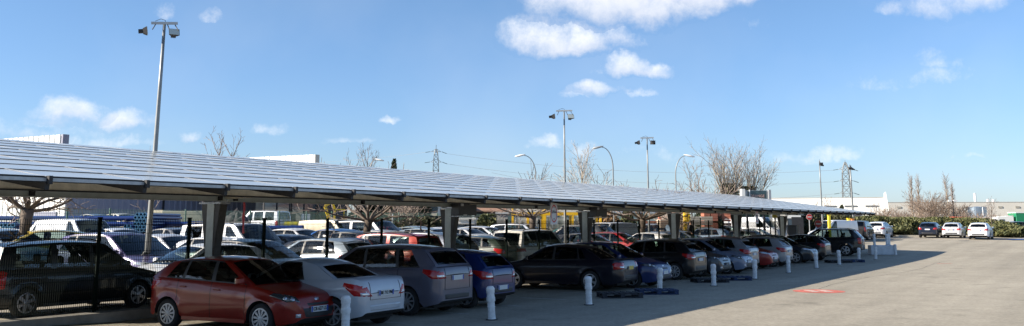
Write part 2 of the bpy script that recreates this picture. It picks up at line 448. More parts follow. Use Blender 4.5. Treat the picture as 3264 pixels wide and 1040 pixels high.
        h=bvh.ray_cast(c+n*1.2,-n,2.4); vs.append((h[0] if h[0] is not None else c)+n*th)
        for i in range(N): fs.append(((len(sc_)-1)*N+i,(len(sc_)-1)*N+(i+1)%N,len(vs)-1))
        b.add(vs,fs,0); return b.build(name,m,parent,sm=True,fixn=True)
    fz=s['hood'][3][1]; fh=s['hood'][-2][1]
    bigf=s['H']>1.66
    for sg in (1,-1):
        hl=patch('headlight',[(.05,.58*sg,fz-.10),(.16,.90*sg,fz-.08),(.55,.99*sg,fh-.03),(.50,.93*sg,fh+.02),(.16,.62*sg,fz+.01)],(1,.75*sg,.25),M_clear if lod else M_lampdark)
        if lod==0:
            for dd,yy,zz,rr in ((.17,.74,fz-.035,.055),(.27,.86,fz-.02,.045)):
                h=bvh.ray_cast(Vector((X(dd)+.5,(yy*W/2+.35)*sg,zz+.1)),Vector((-1,-.72*sg,-.2)),3)
                if h[0]: MB().lathe([(rr*.2,.012),(rr*.8,.010),(rr,-.01)],12,axis='Z').build('lamp',M_clear,hl,sm=True).matrix_local=Matrix.Translation(h[0])@h[1].to_track_quat('Z','Y').to_matrix().to_4x4()
            if not bigf: patch('fog_lamp',[(.03,.60*sg,.33),(.08,.72*sg,.33),(.08,.72*sg,.40),(.03,.60*sg,.40)],(1,.4*sg,0),M_clear,rings=2)
        tz=min(top_z(s,L-.2),belt_z(s,9)); 
        if kind in ('minivan',): pt=[(L-.02,.62*sg,.86),(L-.02,.55*sg,1.0),(L-.25,.99*sg,1.0),(L-.3,1.*sg,.86)]
        elif kind in ('estate','ludo','smallvan','van','suv'): pt=[(L-.02,.84*sg,tz-.42),(L-.02,.80*sg,tz-.06),(L-.10,.95*sg,tz-.02),(L-.2,1.*sg,tz-.06),(L-.17,1.*sg,tz-.40)]
        elif kind in ('sedan',): pt=[(L-.02,.56*sg,.70),(L-.02,.58*sg,.90),(L-.2,.95*sg,.90),(L-.28,1.*sg,.86),(L-.24,1.*sg,.68)]
        elif kind=='coupe': pt=[(L-.02,.50*sg,.66),(L-.03,.70*sg,.86),(L-.42,.99*sg,.95),(L-.45,1.*sg,.88),(L-.2,.95*sg,.68)]
        else: pt=[(L-.02,.52*sg,tz-.26),(L-.03,.66*sg,tz-.10),(L-.38,.99*sg,tz-.04),(L-.40,1.*sg,tz-.12),(L-.18,.95*sg,tz-.27)]
        tl=patch('taillight',pt,(-1,.8*sg,0),M_red)
        if lod==0: patch('reversing_lamp',[(L-.03,.60*sg,pt[0][2]+.03),(L-.05,.62*sg,pt[0][2]+.08),(L-.16,.84*sg,pt[0][2]+.09),(L-.14,.84*sg,pt[0][2]+.03)],(-1,.6*sg,0),M_clear,th=.010,parent=tl,rings=2,seg=3)
        # mirror
        ax=s['a'][0]+.28; mz=belt_z(s,ax)+.08; my=yb(ax)
        mm=MB().box((X(ax)+.01,sg*(my+.12),mz),(.10,.19,.14),bev=.03); mm.box((X(ax),sg*(my+.01),mz-.05),(.06,.10,.05)); mm.box((X(ax)-.044,sg*(my+.12),mz),(.006,.15,.10),mi=1)
        mm.build('mirror',[PAINT,M_chrome],root,sm=False)
        if lod<2: # lower trim
            d0,d1=s['fo']+s['r']+.1,s['fo']+s['wb']-s['r']-.1
            tb=MB(); N=6
            for i in range(N):
                da,db=lerp(d0,d1,i/N),lerp(d0,d1,(i+1)/N)
                y0,y1=side_y(s,da,.26)+.006,side_y(s,db,.26)+.006
                tb.add([(X(da),sg*y0,.2),(X(db),sg*y1,.2),(X(db),sg*y1,.27),(X(da),sg*y0,.27)],[(0,1,2,3)])
            tb.build('sill_trim',M_trim if kind in ('estate','suv','mpv') else PAINT,root)
        if s.get('rails'):
            rb=MB(); rb.tube([(X(lerp(a1+.1,e1-.1,q)),sg*(yr(lerp(a1+.1,e1-.1,q))*.93),arc_z(s,lerp(a1+.1,e1-.1,q))+.03+.045*(1 if 0<i<10 else 0)) for i,q in enumerate([k/10 for k in range(11)])],.016,6)
            rb.build('roof_rail',M_trim,root,sm=True)
    # grille, bumper intake, tail trims
    patch('grille',[(.02,-.46,.29),(.02,.46,.29),(.02,.56,.50),(.02,-.56,.50)] if not bigf else [(.02,-.5,.5),(.02,.5,.5),(.02,.5,.68),(.02,-.5,.68)],(1,0,0),M_trim,th=.004,rings=3)
    if lod<2:
        patch('upper_grille',[(.03,-.36,fz-.17),(.03,.36,fz-.17),(.03,.40,fz-.12),(.03,-.40,fz-.12)],(1,0,.1),M_trim,th=.004,rings=3)
        b=patch('badge',[(.05,-.07,fz-.08),(.05,.07,fz-.08),(.05,.07,fz-.02),(.05,-.07,fz-.02)],(1,0,.3),M_chrome,th=.012,rings=2)
        zb=bot_z(s,L)+.01
        patch('bumper_trim',[(L,-.60,zb+.02),(L,.60,zb+.02),(L,.62,zb+.13),(L,-.62,zb+.13)],(-1,0,0),M_trim if kind not in('coupe',) else PAINT,th=.008,rings=3)
        # tailgate outline
        z0,z1=zb+.24,top_z(s,L-.1)-.03
        for a,b2 in (((-.62,z0),(.62,z0)),((-.62,z0),(-.60,z1)),((.62,z0),(.60,z1))):
            sb=MB(); n=10; last=None
            for i in range(n+1):
                y,z=lerp(a[0],b2[0],i/n)*W/2,lerp(a[1],b2[1],i/n)
                h=bvh.ray_cast(Vector((X(L)-1,y,z)),Vector((1,0,0)),2)
                if h[0] is None: last=None; continue
                p=h[0]+Vector((-.003,0,0))
                if last: sb.bar(last,p,.010,.006)
                last=p
            if sb.v: sb.build('panel_gap',M_seam,root)
        # wiper
        if 'deck' not in s:
            a=Vector(gp(*s['e'],.14,1)); sb=MB().bar((a.x-.12,0,a.z+.0),(a.x-.10,.30,a.z+.03),.018,.012); sb.build('wiper',M_trim,root)
    # spoiler
    if s.get('spoil'):
        sp=MB(); zz=arc_z(s,e1)+.03; w=yr(e1)*.92
        sp.add([(X(e1)+.06,-w,zz-.015),(X(e1)+.06,w,zz-.015),(X(e1)+.03,0,zz+.028),(X(e1)-.12,-w*.9,zz-.05),(X(e1)-.12,w*.9,zz-.05),(X(e1)-.15,0,zz-.02),(X(e1)-.08,-w*.9,zz-.08),(X(e1)-.08,w*.9,zz-.08),(X(e1)-.1,0,zz-.055)],
               [(0,2,5,3),(2,1,4,5),(3,5,8,6),(5,4,7,8),(0,3,6),(1,7,4),(6,8,2,0),(8,7,1,2)])
        sp.build('spoiler',PAINT,root)
    # underbody block, seats
    MB().box((0,0,.36),(L-.5,W-.56,.36)).build('underbody',M_under,root)
    se=MB(); bz=belt_z(s,2)
    xs=[X(s['a'][1]+.50)]; 
    for y in (.36,-.36): se.box((xs[0],y,bz+.08),(.14,.46,.34),ry=R(-12),bev=.04); se.box((xs[0]-.07,y,bz+.33),(.09,.25,.18),bev=.035)
    if len(s['win'])>1 and kind!='coupe':
        x2=X(s['a'][1]+1.45 if H<1.7 else s['a'][1]+1.5)
        se.box((x2,0,bz+.05),(.14,1.2,.24),bev=.04)
        for y in (.36,-.36): se.box((x2-.06,y,bz+.25),(.08,.24,.15),bev=.03)
    se.build('seat',M_seat,root,sm=False)
    if lod<2:
        st_=MB(); a=X(s['a'][0]+.75); pts=[(a-.05*math.sin(q),.36+.18*math.cos(q),bz+.04+.17*math.sin(q)) for q in [k*math.pi/8 for k in range(17)]]
        st_.tube(pts,.014,5); st_.build('steering_wheel',M_trim,root)
    # wheels
    wm=wheel_mesh(s['r'],rim,spokes,lod)
    for dw in (s['fo'],s['fo']+s['wb']):
        for sg in (1,-1):
            t=bpy.data.objects.new('wheel',wm[0]); col.objects.link(t); t.parent=root
            t.location=(X(dw),sg*(W/2-.115),s['r']); t.rotation_euler=(0,rnd.uniform(0,6) if False else 0,0 if sg>0 else math.pi)
            q=bpy.data.objects.new('rim',wm[1]); col.objects.link(q); q.parent=t; q.rotation_euler=(0,rnd.uniform(0,1.2),0)
    return root
NAMES=dict(hatch='hatchback',hatch3='small_hatchback',compact='compact_car',mpv='people_carrier',minivan='minivan',estate='estate_car',sedan='saloon_car',coupe='coupe_cabriolet',suv='off_road_car',ludo='leisure_van',smallvan='small_van',van='panel_van')
WM={}
def wheel_mesh(r,rim,spokes,lod):
    k=(r,rim,spokes,lod)
    if k in WM: return WM[k]
    w=.10; ro=r*.70
    n=28 if lod<2 else 14
    t=MB().lathe([(ro-.01,-w*.8),(r*.93,-w),(r,-w*.6),(r,w*.6),(r*.93,w),(ro,w*.98),(ro-.01,w*.9),(ro-.02,w*.3),(.02,w*.3)],n,axis='Y')
    a=t.build('tyre',M_tyre,None,sm=False); a.data.polygons.foreach_set('use_smooth',[True]*len(a.data.polygons))
    m=MB().lathe([(ro-.012,w*.2),(ro-.002,w*.96),(ro-.03,w*.98),(ro-.045,w*.5),(ro-.05,w*.42),(.03,w*.42)],n,axis='Y',mi=1)
    for i in range(len(m.m)):
        pass
    m.m=[0 if i<2*n else 1 for i in range(len(m.m))]
    m.lathe([(.055,w*.4),(.05,w*.95),(.02,w*1.0)],10,axis='Y')
    if rim=='cap':  # wheel cover with many blades
        for k2 in range(spokes):
            a2=2*math.pi*k2/spokes; c,s2=math.cos(a2),math.sin(a2); r0,r1=.045,ro-.02
            w0,w1=(.012,.026) if spokes>8 else (.02,.036)
            m.add([(c*r0-s2*-w0,w*.93,s2*r0+c*-w0),(c*r0-s2*w0,w*.93,s2*r0+c*w0),(c*r1-s2*w1,w*.9,s2*r1+c*w1),(c*r1+s2*w1,w*.9,s2*r1-c*w1),
                   (c*r0-s2*-w0,w*.6,s2*r0+c*-w0),(c*r0-s2*w0,w*.6,s2*r0+c*w0),(c*r1-s2*w1,w*.6,s2*r1+c*w1),(c*r1+s2*w1,w*.6,s2*r1-c*w1)],[(0,1,2,3),(0,4,5,1),(1,5,6,2),(3,2,6,7),(0,3,7,4)])
    else:
        for k2 in range(spokes):
            a2=2*math.pi*k2/spokes; c,s2=math.cos(a2),math.sin(a2); r0,r1=.035,ro-.015
            w0,w1=(.030,.040) if spokes<8 else (.016,.018)
            m.add([(c*r0-s2*-w0,w*.93,s2*r0+c*-w0),(c*r0-s2*w0,w*.93,s2*r0+c*w0),(c*r1-s2*w1,w*.85,s2*r1+c*w1),(c*r1+s2*w1,w*.85,s2*r1-c*w1),
                   (c*r0-s2*-w0,w*.55,s2*r0+c*-w0),(c*r0-s2*w0,w*.55,s2*r0+c*w0),(c*r1-s2*w1,w*.5,s2*r1+c*w1),(c*r1+s2*w1,w*.5,s2*r1-c*w1)],[(0,1,2,3),(0,4,5,1),(1,5,6,2),(3,2,6,7),(0,3,7,4)])
    b=m.build('rim',[M_rim if rim!='cap' else M_hub,M_rimdark],None)
    da,db=a.data,b.data; bpy.data.objects.remove(a); bpy.data.objects.remove(b)
    WM[k]=(da,db); return WM[k]
def add_plate(root,kind,rear,text=None,yellow=False,z=None,size=.52):
    s=SPEC[kind]; L=s['L']; z=z or (.40 if not rear else .78)
    x=(-L/2-.02) if rear else (L/2+.012)
    bd=[c for c in root.children if c.name.startswith('body')][0].data; bv_=BVHTree.FromPolygons([v.co.copy() for v in bd.vertices],[list(f.vertices) for f in bd.polygons]); sg=-1 if rear else 1; hs=[]
    for yy in (-.26,0,.26):
        for zz in (z-.05,z+.05):
            h=bv_.ray_cast(Vector((sg*4,yy,zz)),Vector((-sg,0,0)),6)
            if h[0] is not None: hs.append(abs(h[0].x))
    if hs: x=sg*(max(hs)+.014)
    m=MB().box((0,0,0),(.012,size,.11)); 
    m.box((.008,-size/2+.025,0),(.004,.045,.105),mi=1); m.box((.008,size/2-.025,0),(.004,.045,.105),mi=1)
    p=m.build('number_plate',[M_platey if yellow else M_plate,M_plateb],root); p.location=(x,0,z); p.rotation_euler=(0,0,math.pi if rear else 0)
    if text: textmesh(text,.093,'plate_text',M_text,p,(.012,0,0),(R(90),0,R(90)))
    return p
PROTO={}
def car(kind,x,y,z,ang,color,label,cat='car',group=None,lod=1,rim='alloy',spokes=5,tilt=0.):
    key=(kind,lod,rim,spokes)
    if key not in PROTO: o=PROTO[key]=build_car(kind,lod,rim,spokes)
    else: o=copy_tree(PROTO[key])
    o.location=(x,y,z); o.rotation_euler=(0,0,ang); setcol(o,color); tag(o,label,cat,group)
    if not group and 'group' in o: del o['group']
    return o
# ------------------------------------------------------------------ sky, sun, camera
SUN_AZ = math.pi-TH+R(42); SUN_EL = R(26.2)
def make_world():
    w=bpy.data.worlds.new('World'); sc.world=w; w.use_nodes=True; nt=w.node_tree; N=nt.nodes; K=nt.links
    bg=N['Background']; out=N['World Output']
    sky=N.new('ShaderNodeTexSky'); sky.sky_type='NISHITA'; sky.sun_disc=False; sky.sun_elevation=SUN_EL
    sky.sun_rotation=math.pi/2-SUN_AZ+2*math.pi; sky.air_density=1.0; sky.dust_density=.35; sky.ozone_density=3.0; sky.altitude=50
    tc=N.new('ShaderNodeTexCoord'); sp=N.new('ShaderNodeSeparateXYZ'); 
    wn=N.new('ShaderNodeTexNoise'); wn.inputs['Scale'].default_value=16; wn.inputs['Detail'].default_value=8; wn.inputs['Roughness'].default_value=.6
    K.new(tc.outputs['Generated'],wn.inputs['Vector'])
    wv=N.new('ShaderNodeVectorMath'); wv.operation='SUBTRACT'; K.new(wn.outputs['Color'],wv.inputs[0]); wv.inputs[1].default_value=(.5,.5,.5)
    ws=N.new('ShaderNodeVectorMath'); ws.operation='SCALE'; K.new(wv.outputs[0],ws.inputs[0]); ws.inputs['Scale'].default_value=.045
    wa=N.new('ShaderNodeVectorMath'); wa.operation='ADD'; K.new(tc.outputs['Generated'],wa.inputs[0]); K.new(ws.outputs[0],wa.inputs[1])
    K.new(wa.outputs[0],sp.inputs[0])
    def mth(op,a,b=None,c=None,clamp=False):
        n=N.new('ShaderNodeMath'); n.operation=op; n.use_clamp=clamp
        for i,v in enumerate((a,b,c)):
            if v is None: continue
            if isinstance(v,(int,float)): n.inputs[i].default_value=v
            else: K.new(v,n.inputs[i])
        return n.outputs[0]
    az=mth('ARCTAN2',sp.outputs['X'],sp.outputs['Y']); el=mth('ARCSINE',sp.outputs['Z'])
    CL=[]   # cumulus: (px, py, half width, half height, strength) as seen from the car park
    for c in [(1850,0,200,110,1.35),(2000,25,220,100,1.4),(2170,5,230,90,1.35),(2350,-10,190,60,1.),(1690,125,110,70,1.15),(1830,140,190,58,1.2),(1930,135,110,45,.9),(2000,215,60,42,1.),(2085,225,75,26,.9),(1930,222,70,26,.4),(1850,300,90,24,.6),
              (1900,285,95,28,.85),(2040,296,60,16,.7),(220,358,110,46,1.05),(150,385,80,25,.7),(400,388,105,38,1.05),(90,430,95,30,.8),(605,445,38,26,.8),
              (870,406,50,20,.65),(1100,450,80,15,.6),(1255,384,38,14,.7),(520,35,35,32,.6),(655,45,34,24,.6),(1740,470,70,24,.7),(1850,470,60,28,.7),
              (3030,20,150,60,.85),(2850,40,38,24,.5),(2920,262,190,34,.55),(2980,205,60,34,.55),(3070,215,60,26,.4),(2820,255,90,26,.4),(2650,490,130,22,.62),(2120,500,130,26,.32),(3060,500,70,14,.5),(1560,520,60,18,.45),(330,455,170,30,.7),(60,420,110,40,.55),(250,400,150,50,.45),(2420,90,60,20,.25)]:
        px,py,hw,hh,st=c; a=(px-CX)/FPX; b=(CY-py)/FPX
        d=Vector((a,cP-b*sP,sP+b*cP)).normalized(); CL.append((math.atan2(d.x,d.y),math.asin(d.z),hw*1.25/FPX,hh*1.35/FPX,st))
    acc=None; low=None
    for a,e,ha,he,st in CL:
        u=mth('MULTIPLY_ADD',az,1/ha,-a/ha); v=mth('MULTIPLY_ADD',el,1/he,-e/he)
        v2=mth('MAXIMUM',v,mth('MULTIPLY',v,-1.7))
        m=mth('SUBTRACT',st,mth('MULTIPLY',mth('ADD',mth('MULTIPLY',u,u),mth('MULTIPLY',v2,v2)),st))
        acc=m if acc is None else mth('MAXIMUM',acc,m)
        if st>=.8:
            lo=mth('MULTIPLY',mth('GREATER_THAN',m,0.),mth('MULTIPLY_ADD',v,-.9,.35,True)); low=lo if low is None else mth('MAXIMUM',low,lo)
    n2=N.new('ShaderNodeTexNoise'); n2.inputs['Scale'].default_value=30; n2.inputs['Detail'].default_value=10; n2.inputs['Roughness'].default_value=.68
    K.new(tc.outputs['Generated'],n2.inputs['Vector'])
    den=mth('ADD',acc,mth('MULTIPLY_ADD',n2.outputs['Fac'],2.1,-1.28))
    mr=N.new('ShaderNodeMapRange'); mr.interpolation_type='SMOOTHSTEP'; mr.inputs['From Min'].default_value=-.16; mr.inputs['From Max'].default_value=1.4; K.new(den,mr.inputs['Value'])
    wide=N.new('ShaderNodeTexNoise'); wide.inputs['Scale'].default_value=5; wide.inputs['Detail'].default_value=5; K.new(tc.outputs['Generated'],wide.inputs['Vector'])
    thin=mth('MULTIPLY',mth('MULTIPLY_ADD',wide.outputs['Fac'],2.,-.9,True),.16)
    fac=mth('MAXIMUM',mr.outputs['Result'],thin)
    cc=N.new('ShaderNodeMix'); cc.data_type='RGBA'; cc.inputs['A'].default_value=(9.6,9.7,9.9,1); cc.inputs['B'].default_value=(5.6,6.2,7.6,1); K.new(low,cc.inputs['Factor'])
    # the sky itself, a touch clearer and bluer than the model's
    sc2=N.new('ShaderNodeVectorMath'); sc2.operation='MULTIPLY'; K.new(sky.outputs[0],sc2.inputs[0]); 
    hz=N.new('ShaderNodeMix'); hz.data_type='RGBA'; hz.inputs['A'].default_value=(.92,1.08,1.5,1); hz.inputs['B'].default_value=(1.08,1.24,1.36,1)
    K.new(mth('MULTIPLY',el,3.2,None,True),hz.inputs['Factor']); K.new(hz.outputs['Result'],sc2.inputs[1])
    mix=N.new('ShaderNodeMix'); mix.data_type='RGBA'; K.new(fac,mix.inputs['Factor']); K.new(sc2.outputs[0],mix.inputs['A']); K.new(cc.outputs['Result'],mix.inputs['B'])
    K.new(mix.outputs['Result'],bg.inputs[0]); bg.inputs[1].default_value=.056
make_world()
sl=bpy.data.lights.new('sun','SUN'); sl.energy=5.0; sl.angle=R(.55); sl.color=(1,.90,.77)
so=bpy.data.objects.new('sun',sl); col.objects.link(so)
dv=Vector((math.cos(SUN_AZ)*math.cos(SUN_EL),math.sin(SUN_AZ)*math.cos(SUN_EL),math.sin(SUN_EL)))
so.rotation_euler=dv.to_track_quat('Z','Y').to_euler(); so.location=dv*100
cam=bpy.data.cameras.new('camera'); co=bpy.data.objects.new('camera',cam); col.objects.link(co); sc.camera=co
co.location=(0,0,HC); co.rotation_euler=(math.pi/2+PH,0,0); cam.sensor_width=36; cam.lens=FPX/3264*36; cam.shift_y=(CY-520)/3264; cam.shift_x=0
cam.clip_start=.1; cam.clip_end=9000
sc.view_settings.view_transform='Standard'; sc.view_settings.look='None'; sc.view_settings.exposure=1.1; sc.view_settings.gamma=1
# ------------------------------------------------------------------ ground
def asphalt():
    m=mat('asphalt',(.22,.2,.17),.9); nt=m.node_tree; N=nt.nodes; K=nt.links; b=N['Principled BSDF']; b.inputs['Specular IOR Level'].default_value=.25
    tc=N.new('ShaderNodeTexCoord')
    def noise(s,d,r=.6):
        n=N.new('ShaderNodeTexNoise'); n.inputs['Scale'].default_value=s; n.inputs['Detail'].default_value=d; n.inputs['Roughness'].default_value=r; K.new(tc.outputs['Object'],n.inputs['Vector']); return n
    big=noise(.09,5); mid=noise(1.1,6,.7); fine=noise(9,6,.75)
    mx=N.new('ShaderNodeMix'); mx.data_type='RGBA'; mx.inputs['A'].default_value=(.275,.247,.194,1); mx.inputs['B'].default_value=(.362,.328,.260,1)
    r=N.new('ShaderNodeMapRange'); r.inputs['From Min'].default_value=.3; r.inputs['From Max'].default_value=.7; K.new(big.outputs['Fac'],r.inputs['Value']); K.new(r.outputs['Result'],mx.inputs['Factor'])
    r2=N.new('ShaderNodeMapRange'); r2.inputs['From Min'].default_value=.25; r2.inputs['From Max'].default_value=.75; r2.inputs['To Min'].default_value=.86; r2.inputs['To Max'].default_value=1.12; K.new(mid.outputs['Fac'],r2.inputs['Value'])
    r3=N.new('ShaderNodeMapRange'); r3.inputs['From Min'].default_value=.2; r3.inputs['From Max'].default_value=.8; r3.inputs['To Min'].default_value=.62; r3.inputs['To Max'].default_value=1.38; K.new(fine.outputs['Fac'],r3.inputs['Value'])
    mu=N.new('ShaderNodeMath'); mu.operation='MULTIPLY'; K.new(r2.outputs['Result'],mu.inputs[0]); K.new(r3.outputs['Result'],mu.inputs[1])
    # old tar cracks
    vo=N.new('ShaderNodeTexVoronoi'); vo.feature='DISTANCE_TO_EDGE'; vo.inputs['Scale'].default_value=.11
    mp=N.new('ShaderNodeMapping'); mp.inputs['Scale'].default_value=(.8,1.6,1); wv=N.new('ShaderNodeVectorMath'); wv.operation='MULTIPLY_ADD'; K.new(noise(.6,4).outputs['Color'],wv.inputs[0]); wv.inputs[1].default_value=(1.6,1.6,0); K.new(tc.outputs['Object'],wv.inputs[2])
    K.new(wv.outputs[0],mp.inputs['Vector']); K.new(mp.outputs[0],vo.inputs['Vector'])
    rc=N.new('ShaderNodeMapRange'); rc.inputs['From Min'].default_value=.0; rc.inputs['From Max'].default_value=.0045; rc.inputs['To Min'].default_value=.84; rc.inputs['To Max'].default_value=1.; K.new(vo.outputs['Distance'],rc.inputs['Value'])
    m2=N.new('ShaderNodeMath'); m2.operation='MULTIPLY'; K.new(mu.outputs[0],m2.inputs[0]); K.new(rc.outputs['Result'],m2.inputs[1])
    # tyre polished lanes running with the aisle, and patched repairs
    mpl=N.new('ShaderNodeMapping'); mpl.inputs['Rotation'].default_value=(0,0,-AT); mpl.vector_type='POINT'; K.new(tc.outputs['Object'],mpl.inputs['Vector'])
    mps=N.new('ShaderNodeMapping'); mps.inputs['Scale'].default_value=(.04,.9,1); K.new(mpl.outputs[0],mps.inputs['Vector'])
    ln=N.new('ShaderNodeTexNoise'); ln.inputs['Scale'].default_value=1.; ln.inputs['Detail'].default_value=4; K.new(mps.outputs[0],ln.inputs['Vector'])
    rl=N.new('ShaderNodeMapRange'); rl.inputs['From Min'].default_value=.3; rl.inputs['From Max'].default_value=.7; rl.inputs['To Min'].default_value=.88; rl.inputs['To Max'].default_value=1.1; K.new(ln.outputs['Fac'],rl.inputs['Value'])
    ml=N.new('ShaderNodeMath'); ml.operation='MULTIPLY'; K.new(m2.outputs[0],ml.inputs[0]); K.new(rl.outputs['Result'],ml.inputs[1]); m2=ml
    # oil stains
    st=noise(.7,2); rs=N.new('ShaderNodeMapRange'); rs.inputs['From Min'].default_value=.60; rs.inputs['From Max'].default_value=.74; rs.inputs['To Min'].default_value=1; rs.inputs['To Max'].default_value=.72; K.new(st.outputs['Fac'],rs.inputs['Value'])
    m3=N.new('ShaderNodeMath'); m3.operation='MULTIPLY'; K.new(m2.outputs[0],m3.inputs[0]); K.new(rs.outputs['Result'],m3.inputs[1])
    v=N.new('ShaderNodeVectorMath'); v.operation='SCALE'; K.new(mx.outputs['Result'],v.inputs[0]); K.new(m3.outputs[0],v.inputs['Scale']); K.new(v.outputs['Vector'],b.inputs['Base Color'])
    bp=N.new('ShaderNodeBump'); bp.inputs['Strength'].default_value=.35; bp.inputs['Distance'].default_value=.01; K.new(fine.outputs['Fac'],bp.inputs['Height']); K.new(bp.outputs['Normal'],b.inputs['Normal'])
    return m
ASPH=asphalt()
def make_ground():
    b=MB(); xs=[-3000,-1200,-500,-250]+[-150+2*i for i in range(151)]+[250,500,1200,3000]; ys=[-300,-60]+[2*i-20 for i in range(5)]+[-10+1.5*i for i in range(1,160)]+[300,500,1200,4000]
    ys=sorted(set(ys)); n=len(xs)
    for y in ys:
        for x in xs: b.v.append((x,y,zg(x,y)))
    for j in range(len(ys)-1):
        for i in range(n-1): b.f.append((j*n+i,j*n+i+1,j*n+n+i+1,j*n+n+i)); b.m.append(0)
    o=b.build('ground',ASPH,None,sm=True); o['kind']='structure'
make_ground()
M_line=mat('worn_white_paint',(.42,.42,.40),.8,noise=.45,nscale=6)
M_redp=mat('red_road_paint',(.50,.13,.09),.8,noise=.5,nscale=4); M_whitep=mat('white_road_paint',(.52,.40,.34),.85,noise=.35,nscale=5); M_bluep=mat('blue_road_paint',(.03,.13,.42),.8,noise=.25,nscale=3)
def strip(pts,w,name,m,dz=.004):
    b=MB(); N=len(pts)
    for i,(x,y) in enumerate(pts):
        a=Vector(pts[max(i-1,0)]); c=Vector(pts[min(i+1,N-1)]); d=(c-a).normalized(); n=Vector((-d.y,d.x))*w/2
        b.v+=[(x+n.x,y+n.y,zg(x,y)+dz),(x-n.x,y-n.y,zg(x,y)+dz)]
    for i in range(N-1): b.f.append((2*i,2*i+1,2*i+3,2*i+2)); b.m.append(0)
    o=b.build(name,m); o['kind']='structure'; return o
BAY=2.5; T0=14.75
for k in range(-3,22):
    t=T0+BAY*k
    strip([XY(t,p) for p in (12.9,13.6,14.4)],.10,'bay_line',M_line)
    if k%2==0: strip([XY(t,p) for p in (15.6,16.6,17.4)],.10,'bay_line',M_line)
def disc(cx,cy,r,name,m,dz,sy=1.,n=40,r0=0):
    b=MB(); b.v=[(cx+r*math.cos(2*math.pi*i/n),cy+r*sy*math.sin(2*math.pi*i/n),zg(cx,cy)+dz) for i in range(n)]
    b.f=[tuple(range(n))]; b.m=[0]; o=b.build(name,m); o['kind']='structure'
gx,gy=ground(2610,929); disc(gx,gy,.80,'painted_roundel',M_redp,.005)
b=MB().box((0,0,0),(.50,.62,.001)); b.box((.0,0,0),(.5,.62,.001)); 
b=MB()
for sx in (-1,1): b.box((gx+.0+sx*.21,gy,.011),(.26,.7,.003),rz=R(6))
o=b.build('painted_bars',M_whitep); o['kind']='structure'
for px,py in ((2960,841),): 
    X,Y=ground(px,py); 
    strip([(X-.8,Y),(X+.3,Y+.1)],.12,'faded_white_mark',M_whitep); strip([(X+.5,Y+.1),(X+1.3,Y+.15)],.2,'faded_red_mark',M_redp)
M_tar=mat('tar_seam',(.055,.05,.045),.8,noise=.4)
pts=[]
for i in range(26):
    q=i/25; x,y=XY(lerp(33,62,q),lerp(7.9,6.9,q)+.25*math.sin(q*9)+rnd.uniform(-.05,.05)); pts.append((x,y))
strip(pts,.022,'tar_seam',M_tar,.003)
# ------------------------------------------------------------------ solar canopy
def panelmat():
    m=mat('solar_glass',(.47,.50,.49),.38,.0,.5); b=m.node_tree.nodes['Principled BSDF']; b.inputs['Coat Weight'].default_value=.6; b.inputs['Coat Roughness'].default_value=.22
    nt=m.node_tree; tc=nt.nodes.new('ShaderNodeTexCoord'); n=nt.nodes.new('ShaderNodeTexNoise'); n.inputs['Scale'].default_value=.5; n.inputs['Detail'].default_value=6; n.inputs['Roughness'].default_value=.7
    gi=nt.nodes.new('ShaderNodeNewGeometry'); nt.links.new(gi.outputs['Position'],n.inputs['Vector'])
    r=nt.nodes.new('ShaderNodeMapRange'); r.inputs['To Min'].default_value=.26; r.inputs['To Max'].default_value=.42; nt.links.new(n.outputs['Fac'],r.inputs['Value']); nt.links.new(r.outputs['Result'],b.inputs['Roughness'])
    return m
PANEL=panelmat(); PE,PT_,ZE,SL=12.85,22.95,2.80,.138; DP=1.0; DT=1.68; TS=8.57-DT*5; NK=42; TE=TS+NK*DT
M_gus=mat('dark_plate',(.055,.05,.042),.6,.1,noise=.3,nscale=5)  # dark brown tone for the gussets and the column web
